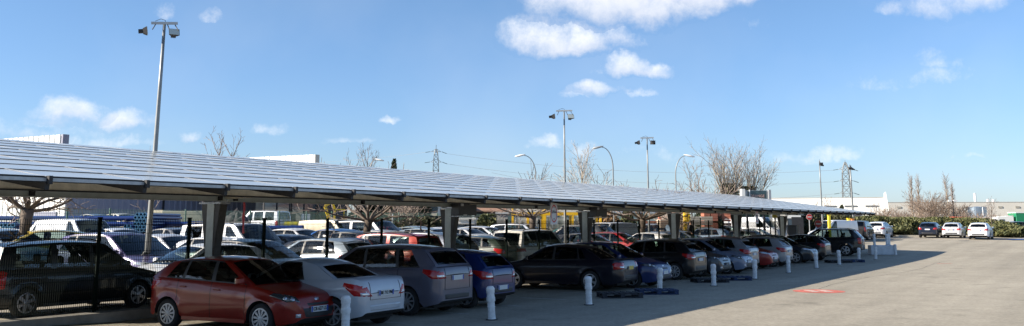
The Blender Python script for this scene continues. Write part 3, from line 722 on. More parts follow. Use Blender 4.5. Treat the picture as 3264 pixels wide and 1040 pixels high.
def canopy():
    root=empty('solar_canopy',(*XY(TS,18),0),AT,'long grey solar panel roof on steel columns sheltering the front row of cars','carport')
    # local axes: x along t, y along p ; origin at t=TS, p=18
    L=TE-TS; zz=lambda p: ZE+(p-PE)*SL; Y=lambda p:p-18.
    pm=MB(); th=.030; w,h=DT-.022,DP-.03; sl=math.atan(SL)-.0115
    M=Matrix.Rotation(sl,3,'X')
    vs=[M@Vector((x*w/2,y*h/2/math.cos(sl)*1.0,z)) for z in (-th,0) for y in (-1,1) for x in (-1,1)]
    pm.add(vs,[(0,2,3,1),(4,5,7,6),(0,1,5,4),(2,6,7,3),(0,4,6,2),(1,3,7,5)]); pm.m=[1,0,1,1,1,1]; me=None; rest=MB(); cnt=0
    for k in range(NK):
        for j in range(10):
            pc=PE+DP*(j+.5); c=Vector((DT*(k+.5),Y(pc),zz(pc)))
            if 5<=k<15:
                if me is None: o=pm.build('solar_panel',[PANEL,M_dark],root); me=o.data
                else: o=bpy.data.objects.new('solar_panel',me); col.objects.link(o); o.parent=root
                o.location=c+Vector((0,0,rnd.uniform(-.001,.001)))
            else: rest.add([c+v for v in vs],pm.f); rest.m[-6:]=pm.m
    o=rest.build('solar_panels',[PANEL,M_dark],root); o['kind']='stuff'
    d=MB().add([(0,Y(PE)+.05,zz(PE)-.06),(L,Y(PE)+.05,zz(PE)-.06),(L,Y(PT_),zz(PT_)-.07),(0,Y(PT_),zz(PT_)-.07),(0,Y(PE)+.05,zz(PE)-.08),(L,Y(PE)+.05,zz(PE)-.08),(L,Y(PT_),zz(PT_)-.09),(0,Y(PT_),zz(PT_)-.09)],[(0,1,2,3),(7,6,5,4),(0,4,5,1),(2,6,7,3),(1,5,6,2),(3,7,4,0)])
    d.build('roof_deck',M_dark,root)
    for k in range(NK+1):
        x=DT*k
        MB().bar((x,Y(PE)-.01,zz(PE)+.002),(x,Y(PT_),zz(PT_)+.002),.012,.006).build('cover_rail',M_alurail,root)
        a=zz(PE)-.17; b=MB()
        b.bar((x+.02,Y(PE)-.02,zz(PE)-.13),(x+.02,Y(PT_)-.1,zz(PT_)-.15),.07,.12)
        b.build('rafter',M_dark,root)
        MB().box((x+.03,Y(PE)-.05,zz(PE)-.05),(.06,.06,.12)).build('end_clamp',M_dark,root)
    MB().box((L/2,Y(PE)-.012,zz(PE)-.045),(L,.012,.05)).build('front_trim',M_galv,root)
    # long beams in bay lengths
    tc=[16.43+9.97*i-TS for i in range(-1,6)]
    cuts=[0]+[q for q in tc if q>0]+[L]
    for a,b_ in zip(cuts,cuts[1:]):
        for p,z0,z1,m in ((14.6,2.66,zz(14.6)-.22,M_galvw),(21.4,3.62,zz(21.4)-.22,M_galvw)):
            g=MB(); c=(z0+z1)/2; x0,x1=a+.01,b_-.01
            g.box(((x0+x1)/2,Y(p),c),(x1-x0,.012,z1-z0)); g.box(((x0+x1)/2,Y(p),z0),(x1-x0,.10,.022),mi=1); g.box(((x0+x1)/2,Y(p),z1),(x1-x0,.10,.015)); g.build('edge_beam',[m,M_dark],root)  # bottom flange coloured dark to paint in the beam's shadow line
        g=MB(); x0,x1=a+.02,b_-.02
        g.box(((x0+x1)/2,Y(17.6),2.78),(x1-x0,.014,.26)); g.box(((x0+x1)/2,Y(17.6),2.64),(x1-x0,.14,.018)); g.box(((x0+x1)/2,Y(17.6),2.92),(x1-x0,.14,.018))
        for xx in (x0+.22,x1-.22,(x0+x1)/2): g.box((xx,Y(17.6)-.045,2.78),(.10,.06,.25),mi=1)
        g.build('girder',[M_pale,M_dark],root)
    for q in tc:
        if q<.5 or q>L: continue
        c=MB(); c.box((q,Y(18),1.29),(.20,.03,2.58),mi=1); c.box((q-.11,Y(18),1.29),(.02,.23,2.58)); c.box((q+.11,Y(18),1.29),(.02,.23,2.58)); 
        c.box((q,Y(18),.015),(.4,.4,.03)); 
        cc=c.build('column',[M_pale,M_gus],root)  # light painted in: flanges pale as lit faces, web dark as shaded side
        for sg in (1,-1):
            g=MB(); y0,y1=Y(18)+sg*.12,Y(18)+sg*.31
            for xo in (-.11,.09): g.add([(q+xo,y0,1.25),(q+xo,y0,2.57),(q+xo,y1,2.57),(q+xo+.02,y0,1.25),(q+xo+.02,y0,2.57),(q+xo+.02,y1,2.57)],[(0,1,2),(5,4,3),(0,2,5,3),(1,4,5,2),(0,3,4,1)])
            g.bar((q,y0,1.25),(q,y1+sg*.01,2.57),.20,.02,up=(0,1,0)); g.build('gusset',M_gus,root)
        MB().box((q,Y(18),2.60),(.32,.72,.035)).build('head_plate',M_galv,root)
        MB().bar((q,Y(18)+.15,2.60),(q,Y(20.6),zz(20.6)-.22),.06,.08).build('brace',M_dark,root)
        for sg,pp in ((-1,14.75),(1,21.3)):
            MB().bar((q,Y(18),2.76),(q,Y(pp),zz(pp)-.20),.12,.16).build('cross_beam',M_galvw,root)
        MB().box((q,Y(18),2.80),(.2,.2,.28)).build('head_block',M_galv,root)
canopy()
zE=lambda p: ZE+(p-PE)*SL
# inverter cabinets on the columns, signs and ribbons hanging from the beam
M_cab=mat('cabinet_grey',(.07,.075,.08),.55,.1,noise=.12)
for i in (1,2):
    t=16.43+9.97*i; x,y=XY(t-.15,17.35); e=empty('electrical_cabinet',(x,y,2.36),AT,['','dark grey electrical cabinet hung at the column behind the silver people carrier','dark grey electrical cabinet hung at the column behind the navy saloon'][i],'electrical cabinet','cabinets hung under the solar roof')
    MB().box((0,0,.24),(1.0,.32,.46),bev=.012).build('casing',M_cab,e); MB().box((-.36,-.165,.36),(.16,.008,.12)).build('paper_label',M_white,e)
    MB().box((.02,-.02,-.02),(1.16,.42,.03)).build('tray',M_alu,e); MB().box((-.2,-.17,.02),(.2,.02,.035)).build('connector',M_white,e)
M_signred=mat('sign_red',(.5,.03,.025),.45); M_signw=mat('sign_white',(.62,.60,.58),.5,noise=.06)
def height_sign(px,label,tilt=0):
    t=t_at(px,13.6,2.6); x,y=XY(t,13.6); e=empty('height_limit_sign',(x,y,2.40),AT,label,'sign','height limit signs under the solar roof')
    MB().box((0,0,0),(.42,.012,.62)).build('board',M_signw,e)
    n=32; b=MB(); vs=[]
    for r in (.20,.165):
        for k in range(n): a=2*math.pi*k/n; vs.append((r*math.cos(a)*.95,-.009,.0+r*math.sin(a)*1.3))
    b.add(vs,[(k,(k+1)%n,n+(k+1)%n,n+k) for k in range(n)]); b.build('red_ring',M_signred,e)
    textmesh('2,70 m',.105,'lettering',M_text,e,(0,-.010,.05),(R(90),0,0))
    b=MB().add([(-.03,-.009,-.13),(.03,-.009,-.13),(0,-.009,-.20)],[(0,1,2)]); b.add([(-.03,-.009,.19),(.03,-.009,.19),(0,-.009,.15)],[(0,1,2)]); b.build('arrowhead',M_text,e)
    h=MB(); 
    for s in (-1,1): h.bar((s*.15,0,.31),(s*.15,.2,.52),.008)
    h.build('hanger',M_dark,e)
height_sign(1765,'white 2,70 m height limit sign with red ring, hung beside a grey cabinet','x')
height_sign(2412,'small far height limit sign hung near the parked white panel van')
def hanging(px,p,z0,z1,label,ribbon=True,col_=None):
    t=t_at(px,p,2.3); x,y=XY(t,p); e=empty('hanging_chain',(x,y,z1),AT,label,'chain','chains and ribbons hanging from the roof')
    b=MB(); n=int((z1-z0)/.05)
    for i in range(n): b.tube([(0,0,-i*.05),(0.008*(-1)**i,0,-i*.05-.028),(0,0,-i*.05-.05)],.006,4)
    b.build('links',M_alu,e)
    if ribbon:
        b=MB(); N=10; zz=z0-z1
        for i in range(N+1): b.v+=[(-.03+.01*math.sin(i),.006*math.sin(i*1.7),zz-ribbon*i/N),(.03+.01*math.sin(i*1.3),.01*math.cos(i),zz-ribbon*i/N)]
        b.f=[(2*i,2*i+1,2*i+3,2*i+2) for i in range(N)]; b.m=[0]*N; b.build('ribbon',col_ or M_signred,e)
hanging(777,14.7,2.55,2.75,'red ribbon on a white chain beside the first steel column',.62)
hanging(1342,14.7,2.2,2.8,'pale chain with a brown ribbon left of the first grey cabinet',.25,mat('brown_ribbon',(.2,.1,.07),.8))
hanging(1716,16.2,2.1,2.8,'thin pale chain hanging in front of the white minivan',.2,M_white)
# ------------------------------------------------------------------ low wall and fence behind the bays
b=MB(); N=80
for i in range(N+1):
    t=TS+(TE+3-TS)*i/N; 
    for p,z in ((18.30,0),(18.33,.24),(18.52,.26),(18.58,.02)):
        x,y=XY(t,p); b.v.append((x,y,z))
for i in range(N):
    for j in range(3): b.f.append((4*i+j,4*i+4+j,4*i+5+j,4*i+1+j)); b.m.append(0)
tag(b.build('low_wall',mat('concrete',(.26,.25,.22),.9,noise=.25,nscale=2,bump=.3)),'low concrete kerb wall running under the dark mesh fence','low wall')
def mesh_fence(name,t0,n,p,h,label,m,wire,step,base=.0,spacing=2.5,gold=False,t_stop=None,cat='fence'):
    root=empty(name,(*XY(t0,p),0),AT,label,cat)
    pm=None
    for i in range(n+1):
        t=t0+spacing*i; x,y=XY(t,p); z=zg(x,y)+base
        if pm is None:
            o=MB().box((0,0,h/2),(.08,.06,h),bev=.008).box((0,0,h+.01),(.09,.07,.03)).build('post',m,root); pm=o.data
        else: o=bpy.data.objects.new('post',pm); col.objects.link(o); o.parent=root
        o.location=(spacing*i,0,z)
    w=None
    for i in range(n):
        t=t0+spacing*(i+.5); x,y=XY(t,p); z=zg(x,y)+base
        if w is None:
            g=MB(); k=int(spacing/step)
            for a in range(1,k): g.bar((-spacing/2+a*step,.03,.05),(-spacing/2+a*step,.03,h-.02),wire,wire,up=(0,1,0))
            for a in range(int(h/.2)+1): 
                zz=.08+.2*a
                if zz<h: g.bar((-spacing/2+.03,.03,zz),(spacing/2-.03,.03,zz),wire*1.3)
            o=g.build('mesh_panel',m,root); w=o.data
        else: o=bpy.data.objects.new('mesh_panel',w); col.objects.link(o); o.parent=root
        o.location=(spacing*(i+.5),0,z)
    return root
mesh_fence('mesh_fence',13.99-5,24,18.9,2.02,'dark green wire mesh fence with square posts behind the front row',M_green,.007,.05,.1)
mesh_fence('boundary_fence',23.5,44,44.5,2.35,'pale green mesh fence on tall posts along the blue pipe yard',M_greenl,.010,.10,.05)
# ------------------------------------------------------------------ bollards
M_bol=mat('bollard_plastic',(.70,.71,.71),.6,noise=.22,nscale=7)
def bollard():
    e=empty('bollard'); h=.74
    MB().lathe([(.10,0),(.088,.02),(.078,.04),(.072,.27),(.080,.275),(.080,.30),(.074,.305),(.074,.40)],20).build('lower_tube',M_bol,e,sm=False)
    MB().lathe([(.074,.40),(.088,.405),(.090,.49),(.080,.50),(.076,.585),(.086,.59),(.086,.645)],20).build('collar',M_bol,e)
    MB().lathe([(.086,.645),(.090,.65),(.090,.685),(.06,.735),(.02,.742)],20).build('cap',M_bol,e)
    MB().lathe([(.125,0),(.125,.018),(.10,.022)],16).build('foot_plate',M_trim,e)
    return e
B0=bollard(); first=True
BL=[((1101,1066),'white plastic bollard closest to the camera, in front of the white coupe'),((1568,1020),'white plastic bollard standing alone behind the small blue hatchback'),((1877.6,972.7),'white plastic bollard beside the rear wheel of the navy saloon'),
 ((2103,930),'white plastic bollard behind the first pair of dark pallets'),((2275.6,911.7),'white plastic bollard beside the second pair of dark pallets'),((2406,889.8),'white plastic bollard in front of the silver blue car nose'),
 ((2514,870.3),'white plastic bollard in front of the red car nose'),((2603,855.4),'white plastic bollard in front of the dark compact car with its nose out'),((2675.7,844.2),'white plastic bollard in front of the pallets by the black off-road car'),
 ((2738,833),'white plastic bollard directly behind the black off-road car'),((2791.6,827),'white plastic bollard standing in front of the concrete block')]
def put_bollard(x,y,z,label,grp='white bollards along the parking row',tilt=0):
    global first
    o=B0 if first else copy_tree(B0); first=False
    o.location=(x,y,z); o.scale=(1.1,1.1,1); o.rotation_euler=(R(rnd.uniform(-2.5,2.5)),R(rnd.uniform(-2.5,2.5)),rnd.uniform(0,6)); tag(o,label,'bollard',grp)
for (px,py),lb in BL: x,y=ground(px,py); put_bollard(x,y,0,lb)
# concrete block with bollards at the row end
x,y=ground(2811,815); e=empty('concrete_block',(x,y,0),R(-6),'white painted concrete block with bollards standing round it at the row end','concrete block')
bw=1.55
b=MB().box((0,0,.36),(bw,.8,.62),bev=.03); b.build('block',mat('chalky_paint',(.62,.64,.66),.8,noise=.16,nscale=3),e)
M_wood=mat('pallet_dark_wood',(.030,.032,.040),.85,noise=.35,nscale=6); M_blue=mat('pallet_blue_wood',(.020,.038,.095),.8,noise=.35,nscale=6)
for i in range(5): MB().box((-.9+.45*i,-.55,.03),(.3,.14,.06),rz=R(rnd.uniform(-20,20)),bev=.01).build('rubble',M_wood,e)
for dx,dy,dz,lb in ((-.42,.05,.66,'white bollard standing on the concrete block, left one'),(.40,.05,.66,'white bollard standing on the concrete block, middle one'),(.62,.25,.66,'white bollard standing on the concrete block, right one'),(.72,-.5,0,'white bollard pressed against the right end of the concrete block')):
    put_bollard(x+dx,y+dy,dz,lb)
# ------------------------------------------------------------------ pallets
def pallet(px,py,ang,m,label):
    x,y=ground(px,py); e=empty('pallet',(x,y,0),ang,label,'pallet','pallets lying between the bollards')
    for i in range(7): MB().box((-.54+.18*i+rnd.uniform(-.008,.008),0,.133),(.125,.80,.022)).build('board',m,e)
    for yy in (-.35,0,.35):
        MB().box((0,yy,.110),(1.2,.10,.022)).build('stringer',m,e)
        for xx in (-.53,0,.53): MB().box((xx,yy,.062),(.13,.10,.072)).build('block',m,e)
        MB().box((0,yy,.014),(1.2,.10,.022)).build('skid',m,e)
A0=AT-math.pi/2
pallet(1975,948,R(8),M_wood,'dark weathered pallet lying nearest to the camera')
pallet(2030,955,R(-12),M_wood,'dark pallet overlapping the end of the nearest dark one') if False else None
pallet(2092,937,R(5),M_blue,'blue pallet beside the nearest dark pallet, at a bollard foot')
pallet(2262,900,R(10),M_wood,'dark pallet at the foot of the bollard by the black compact car')
pallet(2340,893,R(-4),M_blue,'dull blue pallet to the right of the middle dark pallet')
pallet(2672,838,R(10),M_wood,'dark pallet behind the bollard near the dark small hatchback')
pallet(2715,836,R(-3),M_blue,'dull blue pallet close behind the black off-road car')
# ------------------------------------------------------------------ front row of cars (under the roof)
PERP_OUT=-TH; PERP_IN=math.pi-TH        # nose towards the aisle / nose in
RED=(.23,.011,.005); SILV=(.42,.44,.47); WHITE=(.74,.76,.78); GREY=(.15,.15,.18); BLK=(.008,.009,.012); NAVY=(.004,.005,.014)
def row(kind,t,p_end,out,color,label,lod=0,rim='alloy',spokes=5,da=0.,group='cars parked in the bays under the solar roof'):
    L=SPEC[kind]['L']; pc=p_end+L/2; x,y=XY(t,pc); ang=(PERP_OUT if out else PERP_IN)+R(da)
    return car(kind,x,y,zg(x,y),ang,color,label,'car',group,lod,rim,spokes)
c1=row('hatch',14.85,13.3,True,RED,'red hatchback parked nose out nearest the camera, front plate showing',rim='cap',spokes=11,da=3)
add_plate(c1,'hatch',False,'CB 627 LS',z=.47); 
c2=row('coupe',16.2,12.7,False,(.44,.47,.51),'white coupe cabriolet parked tail out beside the red hatchback',spokes=9,da=3)
add_plate(c2,'coupe',True,'BE 712 PM',z=.72)
c3=row('mpv',19.45,13.1,False,(.12,.115,.15),'silver grey people carrier parked tail out, right of the white coupe',spokes=9,da=3); add_plate(c3,'mpv',True,None,z=.86)
c4=row('hatch3',21.75,13.2,False,(.010,.026,.12),'small bright blue hatchback parked tail out past the grey people carrier',da=2); add_plate(c4,'hatch3',True,None,z=.5)
c5=row('sedan',28.9,12.8,False,NAVY,'long navy saloon parked tail out with five spoke wheels, its whole side showing',da=4); add_plate(c5,'sedan',True,None,z=.72,yellow=True)
c6=row('compact',31.0,12.4,True,(.010,.026,.11),'bright blue compact car parked nose out right of the navy saloon'); add_plate(c6,'compact',False,None,z=.5)
c7=row('compact',36.1,13.0,False,(.010,.010,.011),'black compact car parked tail out behind the middle pallets',rim='cap',spokes=9); add_plate(c7,'compact',True,None,z=.75)
c8=row('compact',38.6,12.8,True,(.035,.042,.055),'dark slate compact car parked nose out, right of the black one'); add_plate(c8,'compact',False,None,z=.5)
c9=row('hatch',41.0,12.6,True,(.16,.20,.29),'pale blue grey small car parked nose out in the middle of the row'); add_plate(c9,'hatch',False,None,z=.5)
c10=row('compact',43.4,13.1,False,(.22,.23,.25),'silver compact car parked tail out, left of the red nose-out car',lod=1); add_plate(c10,'compact',True,None,z=.75)
c11=row('compact',46.0,12.9,True,(.26,.012,.010),'dark red car parked nose out between two silver ones',lod=1); add_plate(c11,'compact',False,None,z=.5)
c12=row('hatch3',48.5,12.9,False,(.30,.31,.33),'small silver hatchback parked tail out, right of the red nose-out car',lod=1); add_plate(c12,'hatch3',True,None,z=.75)
c13=row('compact',53.4,12.8,True,(.022,.026,.034),'dark compact car parked nose out beyond the silver hatchback',lod=1)
c14=row('hatch',57.2,13.0,False,(.014,.015,.018),'dark small hatchback parked tail out, left of the black off-road car',lod=1)
c15=row('suv',65.0,12.6,False,(.010,.011,.014),'large black off-road car at the far end of the row',lod=1,da=4); add_plate(c15,'suv',True,None,z=.95)
x,y=XY(5.6,13.1); car('hatch',x-.0,y,0,PERP_OUT+R(4),(.55,.56,.58),'pale car of which only the front corner shows at the left edge','car','cars parked in the bays under the solar roof',1)
# ------------------------------------------------------------------ second lot behind the fence
LOT='cars parked behind the mesh fence'
def lot(kind,px,Y,hd,color,label,cat='car',lod=1,top=None,**k):
    Y=max(Y,(20.6+SPEC[kind]['L']*(.12 if abs(hd-58)<8 or abs(hd-228)<8 else .38)-.3)/(ST-CT*(px-CX)/3118.))
    x,y,z=at(px,Y)
    if top is not None: z=zat(top,Y)-SPEC[kind]['H']; z=max(zg(x,y)-.03,min(z,zg(x,y)+.04))
    return car(kind,x,y,z,R(hd),color,label,cat,LOT,lod,**k)
# headings: -31 nose to lower right, 149 nose away, 59 along the row away, 239 along the row towards us
x,y=XY(14.45,20.65); bv=car('estate',x,y,zg(x,y),AT+R(1),(.007,.007,.010),'black estate car with roof rails right behind the fence at far left','car',LOT,0,'alloy',6)
x,y=XY(25.0,20.9); lot('hatch',628,25.5,228,WHITE,'white hatchback facing left behind the fence, bonnet seen left of the red hatchback',lod=1)
x,y=XY(38.6,21.7); mv=car('minivan',*at(1702,41.5)[:2],zg(*at(1702,41.5)[:2]),R(57),(.74,.73,.68),'big off-white minivan with roof rails and yellow rear plate behind the fence','car',LOT,1); add_plate(mv,'minivan',True,None,True,z=1.0)
CARS=[
 ('hatch3',105,33,-150,(.62,.45,.09),'small yellow hatchback behind the black estate car'),
 ('smallvan',180,44,149,(.74,.74,.72),'white high roofed van left of a similar lower white van','van'),
 ('smallvan',255,41,-31,(.66,.68,.70),'white compact van facing right, between yellow hatchback and purple people carrier','van'),
 ('mpv',385,28.0,-31,(.10,.085,.20),'purple blue people carrier just behind the black estate car'),
 ('hatch',385,41,-31,WHITE,'white hatchback showing its roof above the purple people carrier'),
 ('sedan',560,43,-31,(.14,.15,.17),'dark grey saloon behind the first tall floodlight mast'),
 ('hatch',545,31.5,-31,(.60,.61,.64),'silver white hatchback beside the floodlight mast, facing right'),
 ('hatch',655,31,149,(.62,.64,.66),'silver car seen at the foot of the first steel column'),
 ('ludo',760,34,-31,(.76,.77,.79),'white leisure van facing right, right of the first steel column','van'),
 ('compact',735,30.5,-31,(.62,.63,.65),'silver hatchback showing its roof below the white leisure van'),
 ('compact',815,25.8,-34,(.012,.018,.014),'black hatchback directly behind the red hatchback roof'),
 ('hatch3',960,42,-31,(.78,.78,.78),'white small hatchback glinting in the sun right of the first column'),
 ('hatch',945,35,-31,(.06,.065,.085),'dark slate hatchback in front of the glinting white one'),
 ('compact',1010,31.5,149,(.25,.31,.38),'blue grey compact car behind the white coupe roof'),
 ('hatch3',1055,27.3,-31,(.012,.014,.020),'black small hatchback behind the white coupe'),
 ('smallvan',1068,53,-31,(.66,.58,.42),'cream van with its nose to the right under the yellow excavator','van'),
 ('hatch',1045,42,149,(.02,.10,.32),'bright blue hatchback below the cream van'),
 ('hatch3',1095,40,149,(.02,.022,.028),'dark hatchback squeezed right of the bright blue one'),
 ('sedan',1120,34,-31,(.06,.10,.22),'blue saloon left of the red estate car'),
 ('estate',1215,29.8,150,(.40,.035,.025),'red estate car behind the grey people carrier, left tail showing'),
 ('ludo',1190,52,-31,(.74,.74,.74),'white leisure van left of the far red hatchback','van'),
 ('hatch',1245,57,-31,(.45,.03,.04),'bright red hatchback in the middle of the far rows'),
 ('compact',1240,42,-31,(.74,.75,.76),'white hatchback just behind the red estate car'),
 ('mpv',1340,36,149,(.12,.15,.22),'navy people carrier behind the roof of the grey people carrier'),
 ('hatch',1340,58,-31,(.25,.34,.36),'teal grey hatchback left of the second column'),
 ('sedan',1315,66,149,(.5,.5,.52),'light grey saloon far behind the bare lot tree'),
 ('hatch',1415,35,-31,(.70,.71,.72),'white car hidden behind the second column foot'),
 ('compact',1385,47,-31,(.30,.38,.46),'steel blue compact car left of the second column'),
 ('hatch3',1430,52,-31,(.70,.70,.70),'white small car showing right of the second column'),
 ('hatch',1497,50,-31,(.78,.78,.78),'white hatchback with sun glint, second right of the second column'),
 ('hatch',1505,31.5,149,(.030,.045,.035),'dark green hatchback with red tail light behind the blue hatchback'),
 ('compact',1550,55,-31,(.74,.75,.76),'white compact car in the far row left of the shelter'),
 ('hatch3',1555,43,-31,(.72,.72,.70),'white small hatchback left of the off-white minivan'),
 ('estate',1668,62,-31,(.45,.50,.58),'pale blue estate car in front of the yellow shelter'),
 ('compact',1600,66,149,(.2,.40,.40),'teal hatchback behind the whitest row'),
 ('hatch',1800,60,149,(.03,.13,.13),'dark teal hatchback under the yellow shelter'),
 ('suv',1835,56,149,(.05,.055,.06),'dark off-road car right of the off-white minivan'),
 ('smallvan',1935,59,225,(.78,.78,.77),'white low van with rounded roof right of the third column','van'),
 ('compact',1968,51,-31,(.40,.025,.03),'red hatchback facing right behind the navy saloon'),
 ('hatch',1885,48,-31,(.03,.032,.036),'charcoal hatchback behind the navy saloon roof'),
 ('hatch3',2052,55,138,(.76,.76,.74),'white square hatchback with its tail towards the camera'),
 ('suv',2066,67,149,(.16,.22,.28),'pale blue off-road car behind the white square hatchback'),
 ('hatch',2118,58,-31,(.035,.045,.045),'dark green grey hatchback left of the fourth column'),
 ('compact',2240,70,149,(.22,.30,.40),'light blue compact car beside the walking person'),
 ('hatch',2185,62,-31,(.10,.12,.15),'slate hatchback seen right of the fourth column'),
 ('hatch3',2300,80,149,(.25,.32,.40),'silver blue small car left of the fifth column'),
 ('van',2408,84,-40,(.78,.79,.80),'tall white panel van facing right beyond the fence','van'),
 ('hatch',2415,73,-31,(.74,.74,.75),'white hatchback in front of the tall white panel van'),
 ('compact',20,33,-31,(.20,.30,.40),'pale blue car at the left frame edge behind the fence'),
 ('hatch',1150,64,149,(.6,.6,.6),'pale car in the farthest row behind the bare lot tree'),
 ('hatch',2345,69,149,(.02,.02,.025),'black hatchback low behind the fence near the fifth column'),
]
for c in CARS:
    kind,px,Y,hd,cl,lb=c[:6]; lot(kind,px,Y,hd,cl,lb,c[6] if len(c)>6 else 'car',lod=1 if Y<46 else 2)
# beyond the row end and along the far hedge
def free(kind,px,Y,hd,color,label,cat='car',group=None,lod=1,z=None):
    x,y,zz=at(px,Y); return car(kind,x,y,zz if z is None else z,R(hd),color,label,cat,group,lod)
free('smallvan',2655,84,200,(.80,.80,.80),'white van parked across the lane behind the black off-road car','van')
free('suv',2742,88,61,(.03,.028,.028),'brown grey off-road car right of the white van')
FAR='cars parked against the far hedge'
free('compact',2806,95,57,(.80,.80,.80),'white crossover parked alone at the left end of the hedge',group=FAR)
o=free('hatch',2968,94,58,(.012,.018,.035),'dark blue hatchback, leftmost of three tails against the hedge',group=FAR); add_plate(o,'hatch',True)
o=free('hatch3',3042,93,58,(.50,.52,.54),'silver hatchback, middle one of three tails against the hedge',group=FAR); add_plate(o,'hatch3',True)
o=free('compact',3127,90,58,(.80,.80,.80),'white people carrier, rightmost of three tails against the hedge',group=FAR); add_plate(o,'compact',True)
free('hatch',3225,108,180,(.09,.10,.11),'dark grey car half hidden behind the hedge end at right')
# cars standing beyond the pipes
YARD='cars parked against the blue grey warehouse'
def yard(kind,px,Y,hd,color,top,label,cat='car'):
    x,y,_=at(px,Y); H=SPEC[kind]['H']; return car(kind,x,y,zat(top,Y)-H,R(hd),color,label,cat,YARD,1)
yard('sedan',290,66,149,(.10,.13,.17),681,'steel grey saloon against the warehouse, above the blue pipes')
yard('sedan',385,66,-31,(.62,.60,.52),680,'cream saloon against the warehouse, dark coupe beside it')
yard('coupe',430,68,-31,(.02,.02,.025),682,'black coupe close behind the cream saloon')
yard('hatch',485,68,-31,(.6,.6,.58),680,'white hatchback against the warehouse behind the mast')
yard('coupe',528,70,149,(.5,.5,.5),681,'pale coupe right of the tall mast, against the warehouse')
yard('ludo',832,75,155,(.62,.66,.70),672,'white delivery van parked before the dark workshop','van')
# ------------------------------------------------------------------ masts and lamps
M_pole=mat('mast_steel',(.22,.23,.23),.45,.4,noise=.15,nscale=4)
M_floodglass=mat('floodlight_glass',(.55,.60,.55),.12,.2,coat=.6)
def floodlight(parent,loc,yaw,pitch,scale=1.):
    e=MB(); s=scale
    e.add([(-.17*s,-.13*s,0),(.17*s,-.13*s,0),(.17*s,.13*s,0),(-.17*s,.13*s,0),(-.10*s,-.08*s,-.13*s),(.10*s,-.08*s,-.13*s),(.10*s,.08*s,-.13*s),(-.10*s,.08*s,-.13*s)],[(0,1,5,4),(1,2,6,5),(2,3,7,6),(3,0,4,7),(4,5,6,7),(3,2,1,0)])
    e.box((0,0,-.18*s),(.16*s,.12*s,.12*s)); 
    for i in range(4): e.box((-.06*s+.04*s*i,0,-.25*s),(.012*s,.12*s,.04*s))
    o=e.build('floodlight',M_dark,parent); o.location=loc; o.rotation_euler=(pitch,0,yaw)
    g=MB().box((0,0,.006),(.31*s,.23*s,.008)).build('lamp_glass',M_floodglass,o); return o
def mast(px,Y,ztop,label,r0=.092,lean=0.,rot=0.,sc_=1.,front=(1,1)):
    x,y,z=at(px,Y); e=empty('floodlight_mast',(x,y,z),rot,label,'light mast','floodlight masts')
    h=ztop-z; pts=[(lean*h*(q**1.),0,h*q) for q in (0,.25,.5,.75,1)]
    MB().tube(pts,[lerp(r0,r0*.45,q) for q in (0,.25,.5,.75,1)],12).build('pole',M_pole,e,sm=True)
    MB().box((0,0,.02),(.4,.4,.04)).build('base_plate',M_pole,e)
    tx=lean*h
    MB().bar((tx-.42*sc_,0,h+.03),(tx+.42*sc_,0,h+.05),.06,.07).build('crossbar',M_galv,e)
    for sg,a,pt in ((-1,R(100),R(82)),(1,R(20),R(62 if front[1] else -70))):
        lx=tx+sg*(.40 if sg<0 else .22)*sc_
        b=MB()
        for q in ((-1,1) if sg>0 else (1,)):
            b.bar((lx+q*.12*sc_,0,h),(lx+sg*.10*sc_+q*.14*sc_,-.08,h-.20*sc_),.02)
        b.build('bracket',M_dark,e)
        floodlight(e,(lx+sg*.12*sc_,-.10,h-.26*sc_),a if sg<0 else R(15),pt,sc_)
    MB().tube([(tx-.3*sc_,0,h+.09),(tx-.1,0,h+.16),(tx+.02,0,h+.12),(tx+.03,0,h)],.008,5).build('cable',M_trim,e)
    return e
mast(466,27.2,zat(76,27.2)-.02,'tall grey floodlight mast at left with two black floodlights',lean=.014,rot=R(12),sc_=.86)
mast(1802,49,zat(356,49),'slim floodlight mast behind the yellow shelter with two floodlights',r0=.075,sc_=.98)
mast(2070,58,zat(442,58),'floodlight mast with two dark floodlights seen from behind, right of centre',r0=.075,front=(1,0),sc_=.95)
mast(2624,84,zat(515,84),'far floodlight mast in front of the white warehouse',r0=.09,lean=-.012,rot=R(75),front=(1,0))
mast(2723,96,zat(530,96),'farthest floodlight mast standing before the right pylon',r0=.12,lean=-.02,rot=R(60),front=(1,0))
def street_lamp(px,Y,pxh,pyh,side,label,white=True):
    x,y,z=at(px,Y); e=empty('street_lamp',(x,y,z),0,label,'street lamp','curved street lamps')
    zt=zat(pyh,Y); h=zt-z; dx=(pxh-px)*Y/3118.; pts=[(0,0,0),(0,0,h*.55)]+[(dx*(1-math.cos(a))*.92,0,h*.80+ (h*.2)*math.sin(a)) if 1 else 0 for a in [i*math.pi/2/8 for i in range(9)]]
    n=len(pts); MB().tube(pts,[lerp(.042,.02,i/(n-1)) for i in range(n)],8).build('pole',M_pole,e,sm=True)
    LH=MB().lathe([(.01,-.38),(.09,-.3),(.13,-.05),(.10,.2),(.05,.32),(.02,.36)],10).build('lamp_head',M_white if white else M_galv,e,sm=True)
    o=LH; o.location=(dx*.92+side*.25,0,h+.0); o.rotation_euler=(0,R(90 if side<0 else -90)+R(12)*(1 if side>0 else -1),0); o.scale=(.55,1,1)
street_lamp(1958,60,1921,470,-1,'curved street lamp leaning left between two floodlight masts',False)
street_lamp(2159,62,2195,497,1,'curved street lamp with white head arching right')
street_lamp(1708,64,1668,496,-1,'curved street lamp with white head arching left, left of centre')
street_lamp(1170,75,1196,510,1,'curved street lamp half lost in bare branches above the roof')
